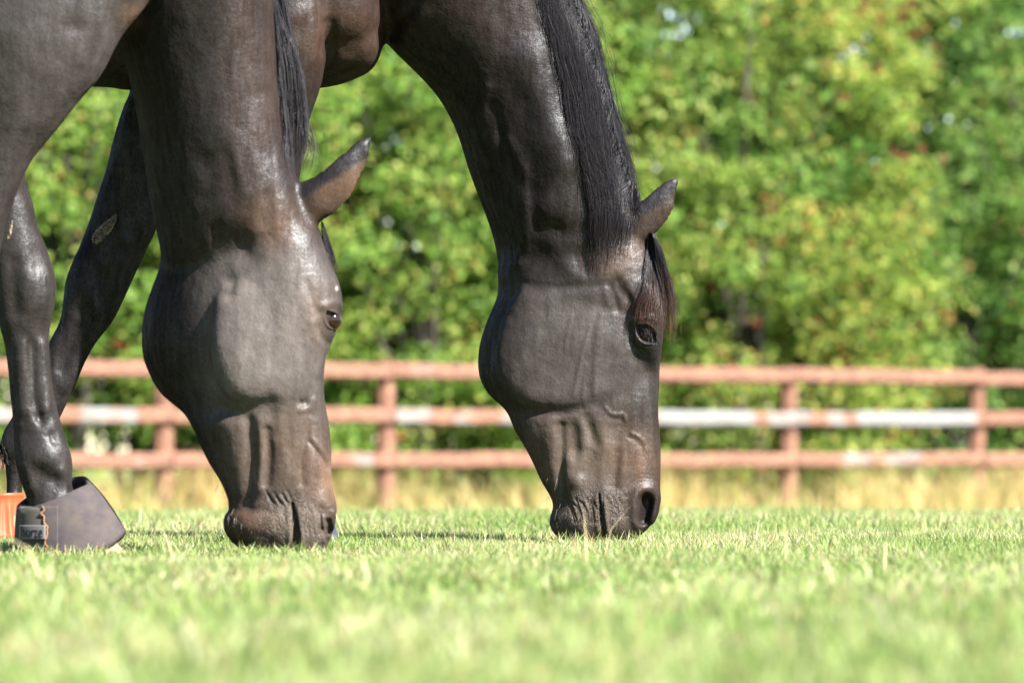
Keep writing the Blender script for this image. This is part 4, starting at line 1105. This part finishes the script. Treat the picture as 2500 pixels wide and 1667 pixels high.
def plain(name, rgb, rough=0.6, noise=0.25, scale=80.0):
    m, nt, bs, out = mat(name)
    n1 = nd(nt, 'ShaderNodeTexNoise', {'Scale': scale, 'Detail': 5.0})
    mr_ = nd(nt, 'ShaderNodeMapRange', {'Value': n1.outputs['Fac'], 'To Min': 1 - noise, 'To Max': 1 + noise})
    vm = nd(nt, 'ShaderNodeVectorMath', {0: rgb, 1: mr_.outputs[0]}, operation='MULTIPLY')
    nt.links.new(vm.outputs[0], bs.inputs['Base Color']); bs.inputs['Roughness'].default_value = rough; bs.inputs['Specular IOR Level'].default_value = 0.15
    return m
m_rubber = plain('orange_rubber', (0.15, 0.034, 0.011), 0.5)
m_strap = plain('grey_webbing', (0.040, 0.038, 0.033), 0.8, 0.4, 300.0)
m_patch = plain('grey_label', (0.060, 0.060, 0.062), 0.6, 0.15)
m_ink = plain('dark_lettering', (0.008, 0.008, 0.010), 0.6)
m_thread = plain('tan_thread', (0.13, 0.065, 0.032), 0.8)
m_slate = plain('slate_neoprene', (0.022, 0.026, 0.042), 0.6)

def bell(name, top, bot, dtop, dbot, d, m, ribs=0, lip=0.0, sag=0.0, label='', thick=0.006, mid=0.0, dip=0.0):
    """top / bot: (lx, ly, rx, ry) rim ends in the photo; an open bell with an outer and an inner wall"""
    nth, ns_ = 96, 14
    rings = []
    A0, A1 = P(top[0], top[1], d), P(top[2], top[3], d)
    B0, B1 = P(bot[0], bot[1], d), P(bot[2], bot[3], d)
    th = np.arange(nth) / nth * 2 * math.pi
    def ring(t, off):
        a, b = A0 + (B0 - A0) * t, A1 + (B1 - A1) * t
        C, H = (a + b) / 2, (b - a) / 2
        H = H * (1 - off / np.linalg.norm(H))
        dep = dtop + (dbot - dtop) * t - off
        k = 1 + mid * math.sin(math.pi * t) + lip * math.exp(-((t) / 0.07) ** 2)
        rib = 1 + (0.035 * np.cos(th * ribs) * min(1, max(0, (t - 0.18) * 5)) if ribs else 0)
        p_ = C[None] + (np.cos(th) * k * rib)[:, None] * H[None]
        p_[:, 1] -= np.sin(th) * dep * k * rib
        p_[:, 2] -= sag * t * t * np.abs(np.sin(th)) ** 1.5 + (1 - t) * dip * np.sin(th)
        p_[:, 2] += 0.5 * sag * t ** 3 * np.exp(-(np.minimum(th, 2 * math.pi - th) / 0.7) ** 2)
        cr_ = np.exp(-(np.minimum(th, 2 * math.pi - th) / 0.6) ** 2)
        p_[:, 2] -= 0.7 * dip * (1 - t) ** 6 * cr_
        p_[:, 0] -= 0.25 * dip * (1 - t) ** 4 * cr_
        p_[:, 0] -= 0.35 * sag * t ** 4 * np.exp(-(np.minimum(th, 2 * math.pi - th) / 0.7) ** 2)
        return p_
    for t in np.linspace(0, 1, ns_):
        rings.append(ring(t, 0))
    for t in np.linspace(1, 0, ns_):
        rings.append(ring(t, thick))
    V = np.concatenate(rings); n = len(rings)
    i = (np.arange(n)[:, None] * nth + np.arange(nth)[None]).ravel()
    j = (np.arange(n)[:, None] * nth + (np.arange(nth)[None] + 1) % nth).ravel()
    i2 = (((np.arange(n) + 1) % n)[:, None] * nth + np.arange(nth)[None]).ravel()
    j2 = (((np.arange(n) + 1) % n)[:, None] * nth + (np.arange(nth)[None] + 1) % nth).ravel()
    base = P((bot[0] + bot[2]) / 2, max(bot[1], bot[3]), d)
    root = empty(name, base, label=label, category='boot')
    q = np.stack([i, j, j2, i2], 1)
    me = mesh_np('shell', V - base, q, True)
    o = link('shell', me, m, root)
    bvh = BVHTree.FromPolygons([tuple(x) for x in V], q.tolist())
    return root, bvh, base

def drape(root, bvh, base, name, outline, lift, m, fb, nu=14, nv=14, edge=None, **kw):
    """a thin padded patch laid on a surface; outline = (x0, y0, x1, y1)"""
    x0, y0, x1, y1 = outline
    V = []
    for a in range(nv + 1):
        for b in range(nu + 1):
            y = y0 + (y1 - y0) * a / nv
            xr = x1 + (edge[a % len(edge)] if edge else 0)
            x = x0 + (xr - x0) * b / nu
            h = hit_many(bvh, [(x, y)], fb)[0]
            V.append((x, y, fb if np.isnan(h) else h))
    n = nu + 1
    F_ = np.array([P(x, y, h - lift) for x, y, h in V]) - base
    B_ = np.array([P(x, y, h + 0.002) for x, y, h in V]) - base
    k = len(V)
    q = [[i * n + j, i * n + j + 1, (i + 1) * n + j + 1, (i + 1) * n + j] for i in range(nv) for j in range(nu)]
    rim = [j for j in range(n)] + [i * n + nu for i in range(1, nv + 1)] + [nv * n + j for j in range(nu - 1, -1, -1)] + [i * n for i in range(nv - 1, 0, -1)]
    q += [[rim[i], k + rim[i], k + rim[(i + 1) % len(rim)], rim[(i + 1) % len(rim)]] for i in range(len(rim))]
    me = mesh_np(name, np.concatenate([F_, B_]), np.array(q), False)
    return link(name, me, m, root, **kw)

DB = DL + 0.12
boot, bb, bbase = bell('bell_boot', (40, 1236, 222, 1163), (36, 1352, 318, 1312), 0.060, 0.080, DB, m_neo, sag=0.022, label='dark grey bell boot with a lettered strap on the front hoof at the lower left', mid=0.02, dip=0.016, thick=0.008)
ragged = [0, 2, -3, 4, 0, 6, 12, 8, 14, 10, 3, 8, 12, 4, 0]
flap = drape(boot, bb, bbase, 'strap_flap', (46, 1230, 104, 1352), 0.0045, m_strap, DB - 0.05, 10, 14, ragged)
drape(boot, bb, bbase, 'seam_panel', (96, 1234, 142, 1350), 0.0022, m_neo, DB - 0.05, 10, 14)
patch = drape(boot, bb, bbase, 'label_patch', (46, 1281, 112, 1317), 0.0105, m_patch, DB - 0.05, 10, 8)
# stitching along the ragged flap edge
V, Fc = tube_np(np.array([[P(104 + ragged[a] + 3 * math.sin(a * 2.1), 1236 + a * 8.2, hit_many(bb, [(108, 1236 + a * 8.2)], DB - .05)[0] - 0.0062) for a in range(14)]]), np.full((1, 14), 0.0016), 6)
link('stitching', mesh_np('stitching', V - bbase, Fc, True), m_thread, boot)
fc = bpy.data.curves.new('lettering', 'FONT')
fc.body = 'horze'
fc.size = 0.030
fc.align_x = 'CENTER'; fc.align_y = 'CENTER'
fc.extrude = 0.0006
to = bpy.data.objects.new('tmp', fc); COL.objects.link(to)
dg = bpy.context.evaluated_depsgraph_get()
tme = bpy.data.meshes.new_from_object(to.evaluated_get(dg))
bpy.data.objects.remove(to, do_unlink=True)
tv = get_co(tme)
w_ = tv[:, 0].max() - tv[:, 0].min()
tv[:, 0] *= 0.040 / w_
px_ = 77 + tv[:, 0] * F / DB; py_ = 1299 - tv[:, 1] * F / DB
pb = BVHTree.FromPolygons([tuple(Vector(x.co) + Vector(bbase)) for x in patch.data.vertices], [tuple(f.vertices) for f in patch.data.polygons])
hs_ = hit_many(pb, np.stack([np.clip(px_, 48, 110), np.clip(py_, 1283, 1315)], 1), DB)
tv2 = np.array([P(a, b, (DB - 0.07 if np.isnan(h) else h) - 0.0006 - max(z, 0)) for a, b, h, z in zip(px_, py_, hs_, tv[:, 2])]) - bbase
set_co(tme, tv2)
link('lettering', tme, m_ink, patch)

boot2, b2_, base2 = bell('bell_boot', (-62, 1204, 56, 1202), (-95, 1312, 78, 1312), 0.048, 0.070, DR + 0.14, m_rubber, ribs=18, lip=0.10, sag=0.0, label='orange ribbed rubber bell boot at the left edge, behind the dark grey one', mid=-0.05)
boot3, b3_, base3 = bell('bell_boot', (655, 1222, 790, 1200), (640, 1334, 832, 1322), 0.050, 0.070, DR - 0.15, m_slate, sag=0.01, label='slate blue bell boot mostly hidden behind the muzzle of the left horse')

def hoof(h, lx, ly, rx, ry, lx2, ly2, rx2, ry2, dt, db, d):
    V, q, c = loft([(lx, ly, rx, ry, 0, dt, dt), ((lx + lx2) / 2, (ly + ly2) / 2, (rx + rx2) / 2, (ry + ry2) / 2, 0, (dt + db) / 2, (dt + db) / 2), (lx2, ly2, rx2, ry2, 0, db, db)], d, 4, 32)
    return h.part('hoof', V, [q, c], m_hoof)
hoof(L, 75, 1262, 205, 1240, 60, 1362, 312, 1352, .045, .068, DB)
hoof(R, -10, 1262, 80, 1256, -70, 1332, 82, 1330, .042, .060, DR + 0.14)
hoof(R, 668, 1262, 795, 1250, 650, 1340, 826, 1336, .05, .062, DR - 0.15)
hoof(L, -150, 1290, -25, 1290, -170, 1366, 10, 1366, .06, .066, DL - 0.16)
